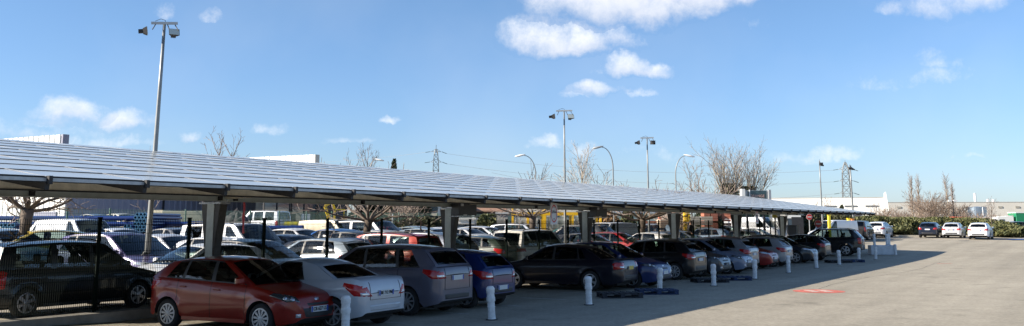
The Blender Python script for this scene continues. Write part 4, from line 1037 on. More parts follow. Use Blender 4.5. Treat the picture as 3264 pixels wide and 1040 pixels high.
# two small lamps far right
for px,Y,t_,lb in ((3043,190,640,'short double headed lamp among the far poplars'),):
    x,y,z=at(px,Y); e=empty('street_lamp',(x,y,z),0,lb,'street lamp'); h=zat(t_,Y)-z
    MB().tube([(0,0,0),(0,0,h)],[.16,.1],6).build('pole',M_dark,e); MB().box((-.5,0,h),(.7,.4,.25)).box((.5,0,h),(.7,.4,.25)).build('lamp_head',M_white,e)
# ------------------------------------------------------------------ pylons and wires
M_lattice=mat('pylon_steel',(.20,.21,.21),.6,.2)
def pylon(px,Y,top,label,w0,w1,arms,rot,r=.12):
    x,y,z=at(px,Y); e=empty('pylon',(x,y,z),rot,label,'pylon'); zt=zat(top,Y)-z
    zs=[0]; 
    while zs[-1]<zt*.93: zs.append(zs[-1]+max(1.6,(w0+(w1-w0)*zs[-1]/zt)*.9))
    wd=lambda q: lerp(w0,w1,min(1,q/(zt*.86)))/2 if q<zt*.86 else lerp(w1/2,.05,(q-zt*.86)/(zt*.14))
    b=MB()
    for i in range(len(zs)-1):
        a,c=zs[i],min(zs[i+1],zt*.97); A,C=wd(a),wd(c)
        P=[(-A,-A,a),(A,-A,a),(A,A,a),(-A,A,a)]; Q=[(-C,-C,c),(C,-C,c),(C,C,c),(-C,C,c)]
        for k in range(4):
            b.bar(P[k],Q[k],r); b.bar(P[k],Q[(k+1)%4],r*.6); b.bar(P[(k+1)%4],Q[k],r*.6); b.bar(Q[k],Q[(k+1)%4],r*.5)
    b.bar((0,0,zt*.9),(0,0,zt),r); b.build('lattice_tower',M_lattice,e)
    tips=[]
    for q,L_ in arms:
        hz_=zat(q,Y)-z; W=wd(hz_)
        for s_ in (-1,1):
            a=MB(); a.bar((s_*W,W,hz_),(s_*L_,0,hz_),r*.8); a.bar((s_*W,-W,hz_),(s_*L_,0,hz_),r*.8); a.bar((s_*W,0,hz_+.7),(s_*L_,0,hz_),r*.7); a.build('cross_arm',M_lattice,e)
            ins=MB(); p0=Vector((s_*(L_+.25),0,hz_)); p1=p0+Vector((s_*1.5,0,-.25 if s_<0 else -.55)); 
            for k in range(9): ins.lathe([(.06,-.08),(.16,-.03),(.16,.03),(.06,.08)],6,c=p0.lerp(p1,(k+.5)/9))
            ins.build('insulator',mat('insulator',(.08,.11,.10),.3),e); tips.append(Matrix.Rotation(rot,3,'Z')@p1+Vector((x,y,z)))
    return tips
tA=pylon(1387,300,462,'lattice electricity pylon left of centre above the solar roof',3.4,1.3,((484,1.5),(517,1.7)),R(8),.13)
tB=pylon(2705,300,512,'tall lattice electricity pylon rising behind the white warehouse',3.0,1.9,((540,1.9),(577,1.9),(616,1.9)),R(-12),.15)
def wire(a,b_,sag,label,r=.032):
    a,b_=Vector(a),Vector(b_); b=MB(); b.tube([a.lerp(b_,q)+Vector((0,0,-4*sag*q*(1-q))) for q in [i/24 for i in range(25)]],r,4)
    tag(b.build('power_line',mat('wire',(.28,.30,.33),.6),None),label,'power line','power lines between the pylons')
wire(tA[1],tB[0],3,'upper power line running right from the left pylon to the far one'); wire(tA[3],tB[2],3,'lower power line running right from the left pylon to the far one')
wire(tA[0]+Vector((-.0,0,0)),(-150,420,tA[0].z+6),3,'power line leaving the left pylon to the left')
wire(tB[4],tA[3]+Vector((14,-6,-3)),4,'lowest power line joining the far pylon just above the roof')
# ------------------------------------------------------------------ buildings
M_clad_blue=mat('cladding_blue_grey',(.21,.22,.29),.55,.1,noise=.06,nscale=.6); M_clad_white=mat('cladding_white',(.80,.80,.76),.55,noise=.04,nscale=.5)
M_charcoal=mat('cladding_charcoal',(.035,.036,.042),.6,noise=.1); M_bglass=mat('window_glass',(.05,.08,.11),.08,.3,coat=.5)
M_grey=mat('cladding_grey',(.50,.485,.44),.7,noise=.07,nscale=.3); M_roofgrey=mat('roof_sheet',(.42,.42,.40),.6)
M_render=mat('render_cream',(.62,.58,.50),.85,noise=.12,nscale=1.2); M_tile=mat('roof_tile',(.26,.15,.10),.85,noise=.2,nscale=2); M_conc=MATS['concrete']
M_brick=mat('brick_red',(.36,.13,.08),.85,noise=.2,nscale=3); M_slotwin=mat('window_slot',(.10,.11,.12),.4)  # brick, and the dark tone of the slot windows
def ribbed(w,h,pitch=.5,depth=.06,mi=0):            # corrugated wall in local XZ, facing -Y
    b=MB(); n=max(2,int(w/pitch)); P=[]
    for i in range(n):
        x0=w*i/n; d=w/n
        P+=[(x0,0),(x0+d*.5,0),(x0+d*.6,-depth),(x0+d*.9,-depth)]
    P.append((w,0))
    for x,y in P: b.v+=[(x,y,0),(x,y,h)]
    for i in range(len(P)-1): b.f.append((2*i,2*i+2,2*i+3,2*i+1)); b.m.append(mi)
    return b
# warehouse, blue grey long wall facing us and a white end wall catching the sun
cx_,cy_,_=at(203,78); gz=.4; tA_,pA=TPx(cx_,cy_)
e=empty('warehouse',(cx_,cy_,gz),AT,'big warehouse at left with blue grey long wall and sunlit white end wall','warehouse')
tb=t_at(832,pA,1.5); Lw=tb-tA_; 
ribbed(Lw,6.2,.6,.05).build('long_wall',M_clad_blue,e)
w=ribbed(45,6.2,.7,.07).build('end_wall',M_clad_white,e); w.rotation_euler=(0,0,-math.pi/2); w.location=(0,45,0)
MB().box((Lw/2,22,6.28),(Lw+.4,44.5,.12)).build('roof',M_roofgrey,e)
hf=zat(432,78)-gz
f=ribbed(45,hf-6.0,.7,.06); f=f.build('parapet',M_clad_white,e); f.rotation_euler=(0,0,-math.pi/2); f.location=(-.9,45,6.0)
MB().box((-.60,22.4,(hf+6)/2),(.5,45,hf-6.05)).build('parapet_back',M_clad_white,e); MB().box((-.60,-.12,(hf+6)/2),(.55,.22,hf-5.95)).build('parapet_return',M_clad_blue,e)
MB().box((Lw*.44,-.12,3.),(.12,.12,6.)).build('downpipe',M_dark,e)
MB().box((-.12,14,1.8),(.12,8,3.2)).build('shutter_door',M_charcoal,e)
MB().box((-.12,3,1.3),(.12,4.0,2.6)).build('dark_door',M_clad_blue,e)
# dark workshop to the right
x0,y0,_=at(836,84); t0,p0=TPx(x0,y0); t1=t_at(1105,p0,1.5); L2=t1-t0
e=empty('workshop',(x0,y0,gz),AT,'dark charcoal workshop with wide glazed bays, right of the blue grey wall','workshop')
ribbed(L2,5.2,.5,.04).build('front_wall',M_charcoal,e); MB().box((L2/2,10,5.3),(L2+.6,20.4,.25)).build('roof',M_roofgrey,e)
w=ribbed(20,5.2,.5,.04).build('side_wall',M_charcoal,e); w.rotation_euler=(0,0,math.pi/2); w.location=(L2,0,0)
for i in range(3):
    xx=L2*(.14+.31*i); f=MB()
    for a,b_,c,d in ((0,0,3.0,.12),(0,3.0,3.0,.12),): f.box((xx,-.10,1.+b_*.9),(3.2,.1,.12))
    for q in (-1.6,0,1.6): f.box((xx+q,-.10,2.35),(.10,.1,2.8))
    f.build('window_frame',M_trim,e); MB().box((xx,-.06,2.35),(3.1,.03,2.6)).build('window',M_bglass,e)
MB().box((L2*.3,-.08,1.25),(1.2,.06,2.5)).build('door',M_trim,e); MB().box((L2*.47,-.1,1.3),(1.1,.08,2.4)).build('pale_door',M_white,e)
# its white fin wall seen over the roof
x0,y0,_=at(993,92); hw=zat(493,92)-gz
e=empty('fascia_wall',(x0,y0,gz),AT,'tall white ribbed fascia wall rising above the solar roof','fascia wall')
f=ribbed(30,hw,.7,.05).build('ribbed_sheet',M_clad_white,e); f.rotation_euler=(0,0,-math.pi/2); f.location=(0,30,0)
MB().box((.28,15,hw/2),(.5,30,hw-.04)).build('core',M_clad_blue,e); MB().box((.26,-.1,hw/2),(.6,.16,hw)).build('end_post',M_grey,e)
def block(name,px0,px1,Y,ztop,m,label,cat,depth=10,roof=None,rot=0,wins=None,mw=None,base=None,gable=0,door=None,rows=1,wsize=(1.1,1.3),sills=True):
    x0,y0,z0=at(px0,Y); x1,_,_=at(px1,Y); z0=base if base is not None else z0; w=x1-x0; h=zat(ztop,Y)-z0
    e=empty(name,(x0,y0,z0),rot,label,cat)
    wl=MB(); wl.add([(0,0,-.5),(w,0,-.5),(w,0,h),(0,0,h),(0,depth,-.5),(w,depth,-.5),(w,depth,h),(0,depth,h)],[(0,1,2,3),(5,4,7,6),(4,0,3,7),(1,5,6,2)]); wl.build('wall',m,e)
    if gable:
        r=MB(); o_=.4; r.add([(-o_,-o_,h),(w+o_,-o_,h),(w+o_,depth/2,h+gable),(-o_,depth/2,h+gable),(-o_,depth+o_,h),(w+o_,depth+o_,h),(-o_,-o_,h-.12),(w+o_,-o_,h-.12),(-o_,depth+o_,h-.12),(w+o_,depth+o_,h-.12)],[(0,1,2,3),(3,2,5,4),(6,7,1,0),(8,6,0,3,4),(7,9,5,2,1),(7,6,8,9)]); r.build('roof',roof or M_tile,e)
    else: MB().box((w/2,depth/2,h+.06),(w+.2,depth+.2,.12)).build('roof',roof or M_roofgrey,e)
    if wins:
        for rr in range(rows):
            for i in range(wins):
                xx=w*(i+.5)/wins; zz=h*(rr+.55)/rows
                f=MB().box((xx,-.03,zz),(wsize[0]+.16,.06,wsize[1]+.16)).build('window',M_trim if mw is None else mw,e)
                MB().box((xx,-.07,zz),(wsize[0],.03,wsize[1])).build('pane',M_bglass,f)
    if door: MB().box((w*door,-.05,1.05),(1.,.08,2.1)).build('door',M_trim,e)
    return e,w,h
block('house',1240,1392,100,628,M_render,'cream building with upright windows behind the dark conifer, left of centre','house',9,wins=6,rows=2,wsize=(.8,1.1),door=.3)
block('house',1405,1490,84,656,M_render,'small pale rendered house behind the second steel column','house',8,wins=2,wsize=(1.0,1.0))
block('shed',1512,1600,88,672,M_charcoal,'low brown shed with a shallow tiled gable roof','shed',9,gable=1.4,roof=M_tile,wins=1)
block('house',1600,1840,125,654,M_render,'long low house with brown tiled roof behind the yellow shelter','house',12,gable=2.6,roof=M_tile,wins=5)
block('concrete_store',1583,1618,70,682,M_conc,'pale block wall store left of the yellow shelter','wall',4,wins=None)
block('concrete_store',1455,1512,66,700,M_clad_white,'white low store with dark doors behind the white cars','store',4,wins=2,wsize=(.7,.9))
e,w,h=block('grey_warehouse',1915,2125,120,648,mat('cladding_bluegrey_far',(.22,.26,.31),.6,noise=.05),'blue grey warehouse wall seen between the third and fourth columns','warehouse',30)
for i in range(1): MB().box((w/2,-.1,h*.62),(w-.5,.1,.12)).build('joint_line',M_dark,e)
block('white_lodge',2506,2556,84,668,M_clad_white,'small white lodge behind the fifth column','lodge',5,wins=1,wsize=(.9,.8),door=.75)
# yard of bricks and pallets
M_yel=mat('yellow_wrap',(.75,.48,.02),.6,noise=.1); M_buff=mat('buff_block',(.50,.40,.30),.85,noise=.15)
def stack(px,Y,w,h,m,label,nx=2,nz=3):
    x,y,z=at(px,Y); e=empty('brick_stack',(x,y,z),R(rnd.uniform(-8,8)),label,'brick stack','stacks of bricks in the builders yard')
    for k in range(nz):
        for i in range(nx):
            b=MB(); a=w/nx; c=h/nz
            rr=4
            for r in range(rr): b.box((-w/2+a*(i+.5)+rnd.uniform(-.01,.01),0,c*k+.08+(c-.12)*(r+.5)/rr),(a-.08,.9,(c-.12)/rr-.02),bev=.01)
            b.build('pack',m,e)
for a in ((2093,70,1.6,1.9,M_brick,'red brick stack left of the fourth column'),(2128,66,1.3,2.1,M_buff,'buff block stack just left of the fourth column'),(2170,72,1.2,2.3,M_buff,'buff brick stack with dark gaps behind the fence'),
          (2191,70,.5,2.7,M_yel,'tall yellow wrapped stack behind the walking person'),(2232,74,1.9,2.3,M_conc,'grey concrete block stack right of the yellow one'),(2263,78,1.2,2.7,M_brick,'tall red brick stack right of the grey blocks'),
          (2300,80,1.6,2.6,M_brick,'wide red brick stack by the green screen'),(2140,90,2.4,3.2,M_brick,'far red brick stack under the roof edge')): stack(*a)
# green screens, wall of the garden centre
def screen_(px0,px1,Y,top,m,label,name='green_screen'):
    x0,y0,z0=at(px0,Y); x1,_,_=at(px1,Y); h=zat(top,Y)-z0; w=x1-x0; e=empty(name,(x0,y0,z0),0,label,'screen fence')
    b=ribbed(w,h,.35,.05).build('panel',m,e)
    for i in range(int(w/2.4)+1): MB().box((i*2.4,-.1,h/2+.1),(.10,.10,h+.2)).build('post',M_greenl if i%3 else M_white,e)
M_grn=mat('dark_green_sheet',(.012,.045,.030),.6,noise=.15)
screen_(2278,2400,88,672,M_grn,'dark green screen fence between the fourth and fifth columns')
screen_(2420,2500,92,664,M_grn,'dark green screen fence behind the white panel van')
screen_(2556,2720,100,676,M_grn,'dark green screen fence behind the no entry sign')
screen_(1250,1420,76,688,mat('hedge_dark_sheet',(.025,.03,.022),.8,noise=.3),'dark planted screen with pale rail left of the second column')
# staircase rail seen as white diagonal
x,y,z=at(2452,86); e=empty('stair_rail',(x,y,z),0,'white diagonal stair rail beside the green screen','stair rail')
MB().bar((0,0,2.9),(1.6,0,.4),.16,.25).build('stringer',M_white,e)
for i in range(5): MB().box((.2+.3*i,-.1,2.9-.45*i),(.3,.3,.05)).build('tread',M_white,e)
# ------------------------------------------------------------------ yellow shelters
M_yf=mat('yellow_frame',(.72,.42,.015),.45,noise=.08)
def shelter(px0,px1,Y,label):
    x0,y0,z0=at(px0,Y); x1,_,_=at(px1,Y); w=x1-x0; e=empty('shelter',(x0,y0,z0),0,label,'shelter','yellow framed shelters')
    h=zat(686,Y)-z0; D=2.6; n=max(2,round(w/2.2))
    for i in range(n+1):
        for yy in (0,D): MB().box((w*i/n,yy,h/2),(.13,.13,h)).build('post',M_yf,e)
    for yy in (0,D): MB().box((w/2,yy,h+.08),(w+.16,.14,.18)).build('rail',M_yf,e)
    b=MB(); N=10; 
    for i in range(N+1):
        a=math.pi*i/N; b.v+=[(-.1,D/2-math.cos(a)*D/2*1.05,h+.18+.75*math.sin(a)),(w+.1,D/2-math.cos(a)*D/2*1.05,h+.18+.75*math.sin(a))]
    b.f=[(2*i,2*i+1,2*i+3,2*i+2) for i in range(N)]; b.m=[0]*N; b.build('curved_roof',SHEET,e,sm=True)
    for xx in (0,w):
        b=MB(); b.tube([(xx,D/2-math.cos(math.pi*i/N)*D/2*1.05,h+.20+.75*math.sin(math.pi*i/N)) for i in range(N+1)],.06,5); b.build('arch',M_yf,e)
    for i in range(n): MB().box((w*(i+.5)/n,D,h/2+.1),(w/n-.2,.02,h-.4)).build('pane',SHEET,e)
    g=MB()
    for i in range(int(w/.35)): g.bar((.2+.35*i,D-.1,.3),(.2+.35*i,D-.1,h-.2),.03)
    g.build('bar_grid',M_white,e)
shelter(1634,1733,62,'yellow framed trolley shelter with curved clear roof, left one')
shelter(1738,1915,60,'longer yellow framed trolley shelter with curved clear roof, right one')
# ------------------------------------------------------------------ pipe stacks
M_pipe=mat('pipe_blue',(.010,.035,.16),.35,noise=.12,nscale=2,coat=.2); M_pipeend=mat('pipe_socket',(.12,.30,.45),.4)
def pipes(px0,px1,Y,rows_,zb,label,n=3,rot=0,r=.125):
    x0,y0,z0=at(px0,Y); x1,_,_=at(px1,Y); w=x1-x0; e=empty('pipe_stack',(x0,y0,z0+zb),rot,label,'pipe stack','stacks of blue pipes in the yard')
    for k in range(rows_):
        for j in range(n):
            L_=w-rnd.uniform(0,.4); b=MB(); c=(L_/2+rnd.uniform(0,.3),j*r*2.05+(k%2)*r,r+k*r*2.35)
            b.tube([(c[0]-L_/2,c[1],c[2]),(c[0]+L_/2,c[1],c[2])],r,10,cap=False); b.tube([(c[0]+L_/2-.25,c[1],c[2]),(c[0]+L_/2,c[1],c[2])],r*1.15,10,cap=False)
            b.build('pipe',M_pipe,e,sm=True)
        for q in (.15,.5,.85): MB().box((w*q,r*2,k*r*2.35-.01),(.1,n*r*2.2,.05)).build('spacer',M_buff,e)
pipes(-40,470,50,6,.3,'long blue pipes stacked at the far left behind the lot')
pipes(470,640,49,5,.3,'long blue pipes stacked behind the tall mast')
pipes(640,960,52,5,.1,'long blue pipes stacked behind the white leisure van')
def pipe_ends(px,Y,zb,nx,nz,label,r=.075):
    x,y,z=at(px,Y); e=empty('pipe_bundle',(x,y,z+zb),R(4),label,'pipe bundle','bundles of pipes with their ends showing')
    for k in range(nz):
        for i in range(nx-(k%2)):
            b=MB(); c=(i*r*2.2+(k%2)*r*1.1,0,r+k*r*1.95)
            b.lathe([(r*.8,6),(r,5.98),(r,0),(r*1.1,-.02),(r*1.1,-.1),(r*.85,-.1),(r*.8,0),(r*.8,5.9)],12,c=(c[0],c[1],c[2]),axis='Y',mi=1); nn=len(b.m); b.m=[0 if 12<=i_<24 or i_<12 else 1 for i_ in range(nn)]; b.lathe([(r*.8,-.12),(r*1.12,-.12),(r*1.12,.05),(r*.8,.05)],12,c=(c[0],c[1],c[2]),axis='Y',mi=1)
            b.f=b.f[:-2]; b.m=b.m[:-2]; b.build('pipe',[M_pipe,M_pipeend],e)
pipe_ends(428,46,1.25,4,6,'bundle of pale blue pipes, round ends showing left of the mast')
pipe_ends(392,46,1.0,3,4,'small bundle of blue pipes, round ends beside the larger bundle')
pipe_ends(2,44,.9,4,5,'bundle of blue pipes with round ends at the left frame edge')
# rubble heap, machine and bins
def heap(px,Y,w,h,m,label):
    b=MB(); N,Mm=18,10; x,y,z=at(px,Y)
    for j in range(Mm+1):
        for i in range(N):
            a=2*math.pi*i/N; q=j/Mm; rr=w/2*(1-q)**.8*(1+.12*math.sin(3*a+px)); b.v.append((x+rr*math.cos(a),y+rr*.6*math.sin(a),z+h*q**.9*(1+.08*rnd.uniform(-1,1))))
    for j in range(Mm):
        for i in range(N): b.f.append((j*N+i,j*N+(i+1)%N,j*N+N+(i+1)%N,j*N+N+i)); b.m.append(0)
    tag(b.build('spoil_heap',m,None),label,'heap')
heap(752,60,4.2,2.4,mat('dark_earth',(.05,.05,.055),.95,noise=.3,bump=.5,bscale=6),'dark heap of spoil behind the blue pipes')
M_tent=mat('cream_box',(.5,.45,.33),.7); x,y,z=at(600,62); e=empty('flatbed_trailer',(x,y,z+.7),AT-R(60),'pale box trailer parked above the pipes before the warehouse','trailer')
MB().box((0,0,1.25),(3.0,1.6,.9),bev=.05).build('box_body',mat('grey_green',(.20,.21,.17),.7),e); MB().box((-1.75,0,1.2),(.8,1.4,1.1),bev=.1).build('cab',M_tent,e); MB().box((-1.75,-.705,1.35),(.5,.02,.4)).build('window',M_bglass,e)
for q in (-1.6,.9): MB().lathe([(.3,-.1),(.35,-.08),(.35,.08),(.3,.1)],14,c=(q,-.7,.5),axis='Y').build('wheel',M_tyre,e)
M_mach=mat('machine_yellow',(.72,.50,.02),.4,coat=.2,noise=.1)
x,y,z=at(1085,66); e=empty('excavator',(x,y,z+.5),R(20),'yellow mini excavator with its arm raised behind the cream van','excavator')
MB().box((0,-.75,.25),(2.0,.35,.5),bev=.12).box((0,.75,.25),(2.0,.35,.5),bev=.12).build('track',M_trim,e)
MB().box((.25,0,.95),(1.7,1.5,.75),bev=.15).build('body',M_mach,e)
cb=MB(); 
for sx in (-.75,.2):
    for sy in (-.6,.1): cb.box((sx,sy,1.95),(.09,.09,1.3))
cb.box((-.28,-.25,2.6),(1.15,.85,.10)); cb.build('cab_frame',M_mach,e); MB().box((-.28,-.25,1.95),(.9,.66,1.1)).build('cab_glass',M_bglass,e)
b=MB(); b.bar((-.9,.4,1.0),(-1.7,.4,2.9),.22,.3); b.bar((-1.7,.4,2.9),(-.9,.4,3.35),.18,.24); b.build('boom',M_mach,e); MB().bar((-.95,.4,3.3),(-.35,.4,2.1),.15,.2).build('dipper_arm',M_mach,e)
MB().add([(-.5,.1,2.1),(-.5,.7,2.1),(-.1,.1,2.1),(-.1,.7,2.1),(-.35,.1,1.7),(-.35,.7,1.7)],[(0,2,3,1),(0,1,5,4),(2,4,5,3),(0,4,2),(1,3,5)]).build('bucket',M_trim,e)
for o in e.children: o.scale=(.62,.62,.78)
def wbin(px,Y,m,label):
    x,y,z=at(px,Y); e=empty('waste_bin',(x,y,z+.35),0,label,'waste bin','large wheeled bins by the workshop')
    b=MB(); b.add([(-.55,-.4,.15),(.55,-.4,.15),(.55,.4,.15),(-.55,.4,.15),(-.68,-.5,1.15),(.68,-.5,1.15),(.68,.5,1.15),(-.68,.5,1.15)],[(3,2,1,0),(0,1,5,4),(1,2,6,5),(2,3,7,6),(3,0,4,7),(4,5,6,7)]); b.build('tub',m,e)
    l=MB(); N=8
    for i in range(N+1): a=math.pi*i/N; l.v+=[(-.70,-.5*math.cos(a),1.15+.25*math.sin(a)),(.70,-.5*math.cos(a),1.15+.25*math.sin(a))]
    l.f=[(2*i,2*i+1,2*i+3,2*i+2) for i in range(N)]+[tuple(range(0,2*N+2,2)),tuple(range(2*N+1,0,-2))]; l.m=[0]*(N+2); l.build('lid',m,e)
    for sx in (-.45,.45):
        for sy in (-.32,.32): MB().lathe([(.08,-.02),(.08,.02)],8,c=(sx,sy,.08),axis='Y').build('wheel',M_trim,e)
wbin(938,72,mat('bin_yellow',(.32,.30,.02),.5),'yellow green wheeled bin before the dark workshop'); wbin(982,72,mat('bin_green',(.02,.09,.03),.5),'dark green wheeled bin right of the yellow one')
# ------------------------------------------------------------------ right side: warehouses, tank, trucks, billboard, signs
e,w,h=block('white_warehouse',2430,2800,230,633,M_clad_white,'long white warehouse with narrow dark slot windows, behind the roof end','warehouse',40,rot=R(-18))
for r_,zz in ((0,h-1.9),(1,h-4.4)):
    for i in range(6):
        if i!=3 or r_==0: MB().box((w*(.07+.165*i),-.08,zz),(w*.10,.12,.32)).build('slot_window',M_slotwin,e)
b=MB().add([(w-.2,-.3,0),(w+1.2,-.3,0),(w+.3,-.3,h+1.3),(w-.1,-.3,h+1.0),(w-.2,.6,0),(w+1.2,.6,0),(w+.3,.6,h+1.3),(w-.1,.6,h+1.0)],[(0,1,2,3),(5,4,7,6),(0,3,7,4),(1,5,6,2),(3,2,6,7)]).build('corner_fin',M_clad_white,e)
MB().box((w*.93,-.2,1.5),(w*.12,.3,3.2)).box((w*.75,-.2,1.5),(w*.12,.3,3.2)).build('loading_door',M_charcoal,e)
e,w,h=block('grey_warehouse',2790,3420,300,646,M_grey,'very long pale grey warehouse closing the view at right','warehouse',40,rot=R(-9))
for q,a in ((.515,2.9),(.575,1.0),(.60,1.0)): MB().lathe([(.35,0),(.35,a)],8,c=(w*q,6,h)).build('flue',M_white,e)
for i in range(12): MB().box((w*(.04+.08*i),-.1,h*.80),(1.2,.15,.5)).build('vent',M_conc,e)
x,y,z=at(3119,215); e=empty('storage_tank',(x,y,z),0,'shiny steel storage tank with a flat top before the grey warehouse','tank'); hh=zat(661,215)-z
MB().lathe([(1.9,0),(1.9,hh),(0.2,hh+.15)],32).build('shell',mat('tank_steel',(.30,.36,.42),.28,.8),e,sm=False)
MB().tube([(.3,-1.95,0),(.3,-1.95,hh)],.07,6).build('ladder_pipe',M_white,e)
M_green_t=mat('green_tarpaulin',(.01,.20,.09),.6,noise=.08)
def truck(px,Y,label,trailer):
    x,y,z=at(px,Y); e=empty('lorry',(x,y,-.35),R(180),label,'lorry')
    b=MB(); b.add([(1.5,-1.2,.9),(1.65,-1.2,1.9),(1.2,-1.2,3.3),(-1.2,-1.2,3.5),(-1.2,-1.2,.9),(1.5,1.2,.9),(1.65,1.2,1.9),(1.2,1.2,3.3),(-1.2,1.2,3.5),(-1.2,1.2,.9)],[(0,1,2,3,4),(9,8,7,6,5),(0,5,6,1),(1,6,7,2),(2,7,8,3),(3,8,9,4)]); b.build('cab',M_clad_white,e,fixn=True)
    for sy in (-1,1): 
        MB().add([(.15,sy*1.21,2.0),(1.05,sy*1.21,2.0),(.95,sy*1.21,2.95),(.15,sy*1.21,2.95)],[(0,1,2,3)]).build('side_window',M_bglass,e)
        MB().box((1.5,sy*1.35,2.3),(.12,.2,.7)).build('mirror',M_trim,e)
    MB().bar((1.72,0,2.05),(1.32,0,3.0),.03,2.1,up=(0,1,0)).build('windscreen',M_bglass,e); 
    for q in (.3,-4.0,-8.) if trailer else (.3,-3.):
        for sy in (-1,1): MB().lathe([(.4,-.15),(.5,-.12),(.5,.12),(.4,.15)],16,c=(q,sy*1.05,.5),axis='Y').build('wheel',M_tyre,e)
    if trailer:
        MB().box((-7.2,0,2.55),(11.2,2.5,2.7),bev=.04).build('curtain_side',M_green_t,e); MB().box((-7.2,0,3.96),(11.3,2.56,.12)).build('top_rail',M_white,e); MB().box((-7.2,0,1.05),(11.2,2.4,.3)).build('chassis',M_white,e)
    else: MB().box((-4.,0,2.2),(5.2,2.4,2.4),bev=.04).build('box_body',M_clad_white,e)
    return e
truck(3196,150,'white lorry cab with a green curtain side trailer at the right edge',True); truck(3132,175,'white lorry partly hidden behind the green trailer one',False)
def cont(px,Y,w,h,m,label):
    x,y,z=at(px,Y); e=empty('container',(x,y,z),0,label,'container'); b=ribbed(w,h,.3,.06).build('side',m,e); b.location=(-w/2,-1.2,0); MB().box((0,0,h/2),(w-.04,2.3,h)).build('body',m,e)
cont(3058,170,2.5,2.3,mat('container_red',(.42,.07,.04),.6,noise=.1),'red shipping container behind the hedge'); cont(3106,165,1.9,1.8,mat('container_orange',(.60,.16,.04),.6,noise=.1),'small orange container right of the red one'); cont(3010,175,1.6,2.0,M_clad_white,'white container left of the red one')
# billboard
Yb=79; x,y,z=at(2415,Yb); e=empty('billboard',(x,y,z),R(4),'illuminated style billboard with dark poster and pale lettering above the roof','billboard'); zt=zat(605,Yb)-z; zb_=zat(650,Yb)-z; w=2.3
MB().box((0,.2,(zt+zb_)/2),(w-.15,.25,zt-zb_-.1)).build('panel_box',M_galv,e)
pm=mat('poster',(.04,.085,.10),.3,noise=.6,nscale=1.2,coat=.4); MB().box((.12,.05,(zt+zb_)/2),(w-.75,.03,zt-zb_-.16)).build('poster',pm,e)
textmesh('ORANGE',.30,'lettering',mat('poster_letters',(.55,.35,.30),.6),e,(.10,.02,(zt+zb_)/2+.05),(R(90),0,0))
MB().box((-w/2+.05,.0,(zt+zb_)/2),(.28,.5,zt-zb_+.1)).build('side_fin',M_clad_white,e); MB().box((-w/2+.62,-.02,(zt+zb_)/2),(.06,.1,zt-zb_)).build('divider',M_white,e); MB().box((w/2-.03,.02,(zt+zb_)/2),(.2,.3,zt-zb_)).build('end_frame',M_alu,e)
for q in (-.7,.7): MB().box((q,.3,zb_/2),(.16,.16,zb_)).build('leg',M_dark,e)
def noentry(px,Y,py,r,label):
    x,y,z=at(px,Y); zc=zat(py,Y)-z; e=empty('no_entry_sign',(x,y,z),R(4),label,'road sign','no entry signs')
    MB().tube([(0,.05,0),(0,.05,zc)],.035,8).build('pole',M_galv,e)
    MB().lathe([(r*1.10,.012),(r*1.10,0)],32,c=(0,0,zc),axis='Y').build('rim',M_signw,e); MB().lathe([(r,.0),(r,-.012)],32,c=(0,0,zc),axis='Y').build('disc',M_signred,e)
    MB().box((0,-.018,zc),(r*1.45,.008,r*.38)).build('bar',M_signw,e)
noentry(2611,64,714,.235,'round red no entry sign at the end of the row'); noentry(2583,78,692,.22,'smaller no entry sign seen under the roof end')
def post(px,Y,top,m,w,name,label,cat,group=None):
    x,y,z=at(px,Y); h=zat(top,Y)-z; e=empty(name,(x,y,z),0,label,cat,group); MB().box((0,0,h/2),(w,w,h),bev=w*.15).build('shaft',m,e); MB().box((0,0,h+.02),(w*1.15,w*1.15,.04)).build('cap',m,e)
GP='yellow posts of the height barrier'
M_yp=mat('yellow_post',(.78,.62,.04),.5,noise=.06)
post(2646,72,687,M_yp,.20,'barrier_post','tall yellow post in front of the white van','post',GP); post(2707,84,697,M_yp,.22,'barrier_post','shorter yellow post behind the black off-road car','post',GP); post(2720,86,699,mat('orange_post',(.7,.25,.05),.5),.25,'barrier_post','orange post right of the shorter yellow post','post',GP)
for px,Y,w,lb in ((2524,70,.55,'dark grey roadside cabinet left of the no entry sign'),(2541,71,.22,'pale narrow cabinet beside the dark grey one')):
    x,y,z=at(px,Y); e=empty('roadside_cabinet',(x,y,z),0,lb,'cabinet'); h=zat(720,Y)-z; MB().box((0,0,h/2),(w*1.1,.4,h),bev=.02).build('casing',M_cab if w>.4 else M_conc,e); MB().box((0,0,h+.02),(w*1.2,.5,.05)).build('lid',M_cab if w>.4 else M_conc,e)
x,y,z=at(2473,70); e=empty('traffic_signal',(x,y,z),0,'yellow boxed signal on a dark post under the roof','signal'); h=zat(690,70)-z
MB().box((0,0,h/2),(.09,.09,h)).build('post',M_dark,e); MB().box((0,0,h+.1),(.36,.25,.42),bev=.03).build('housing',mat('dull_yellow',(.42,.34,.05),.5),e)
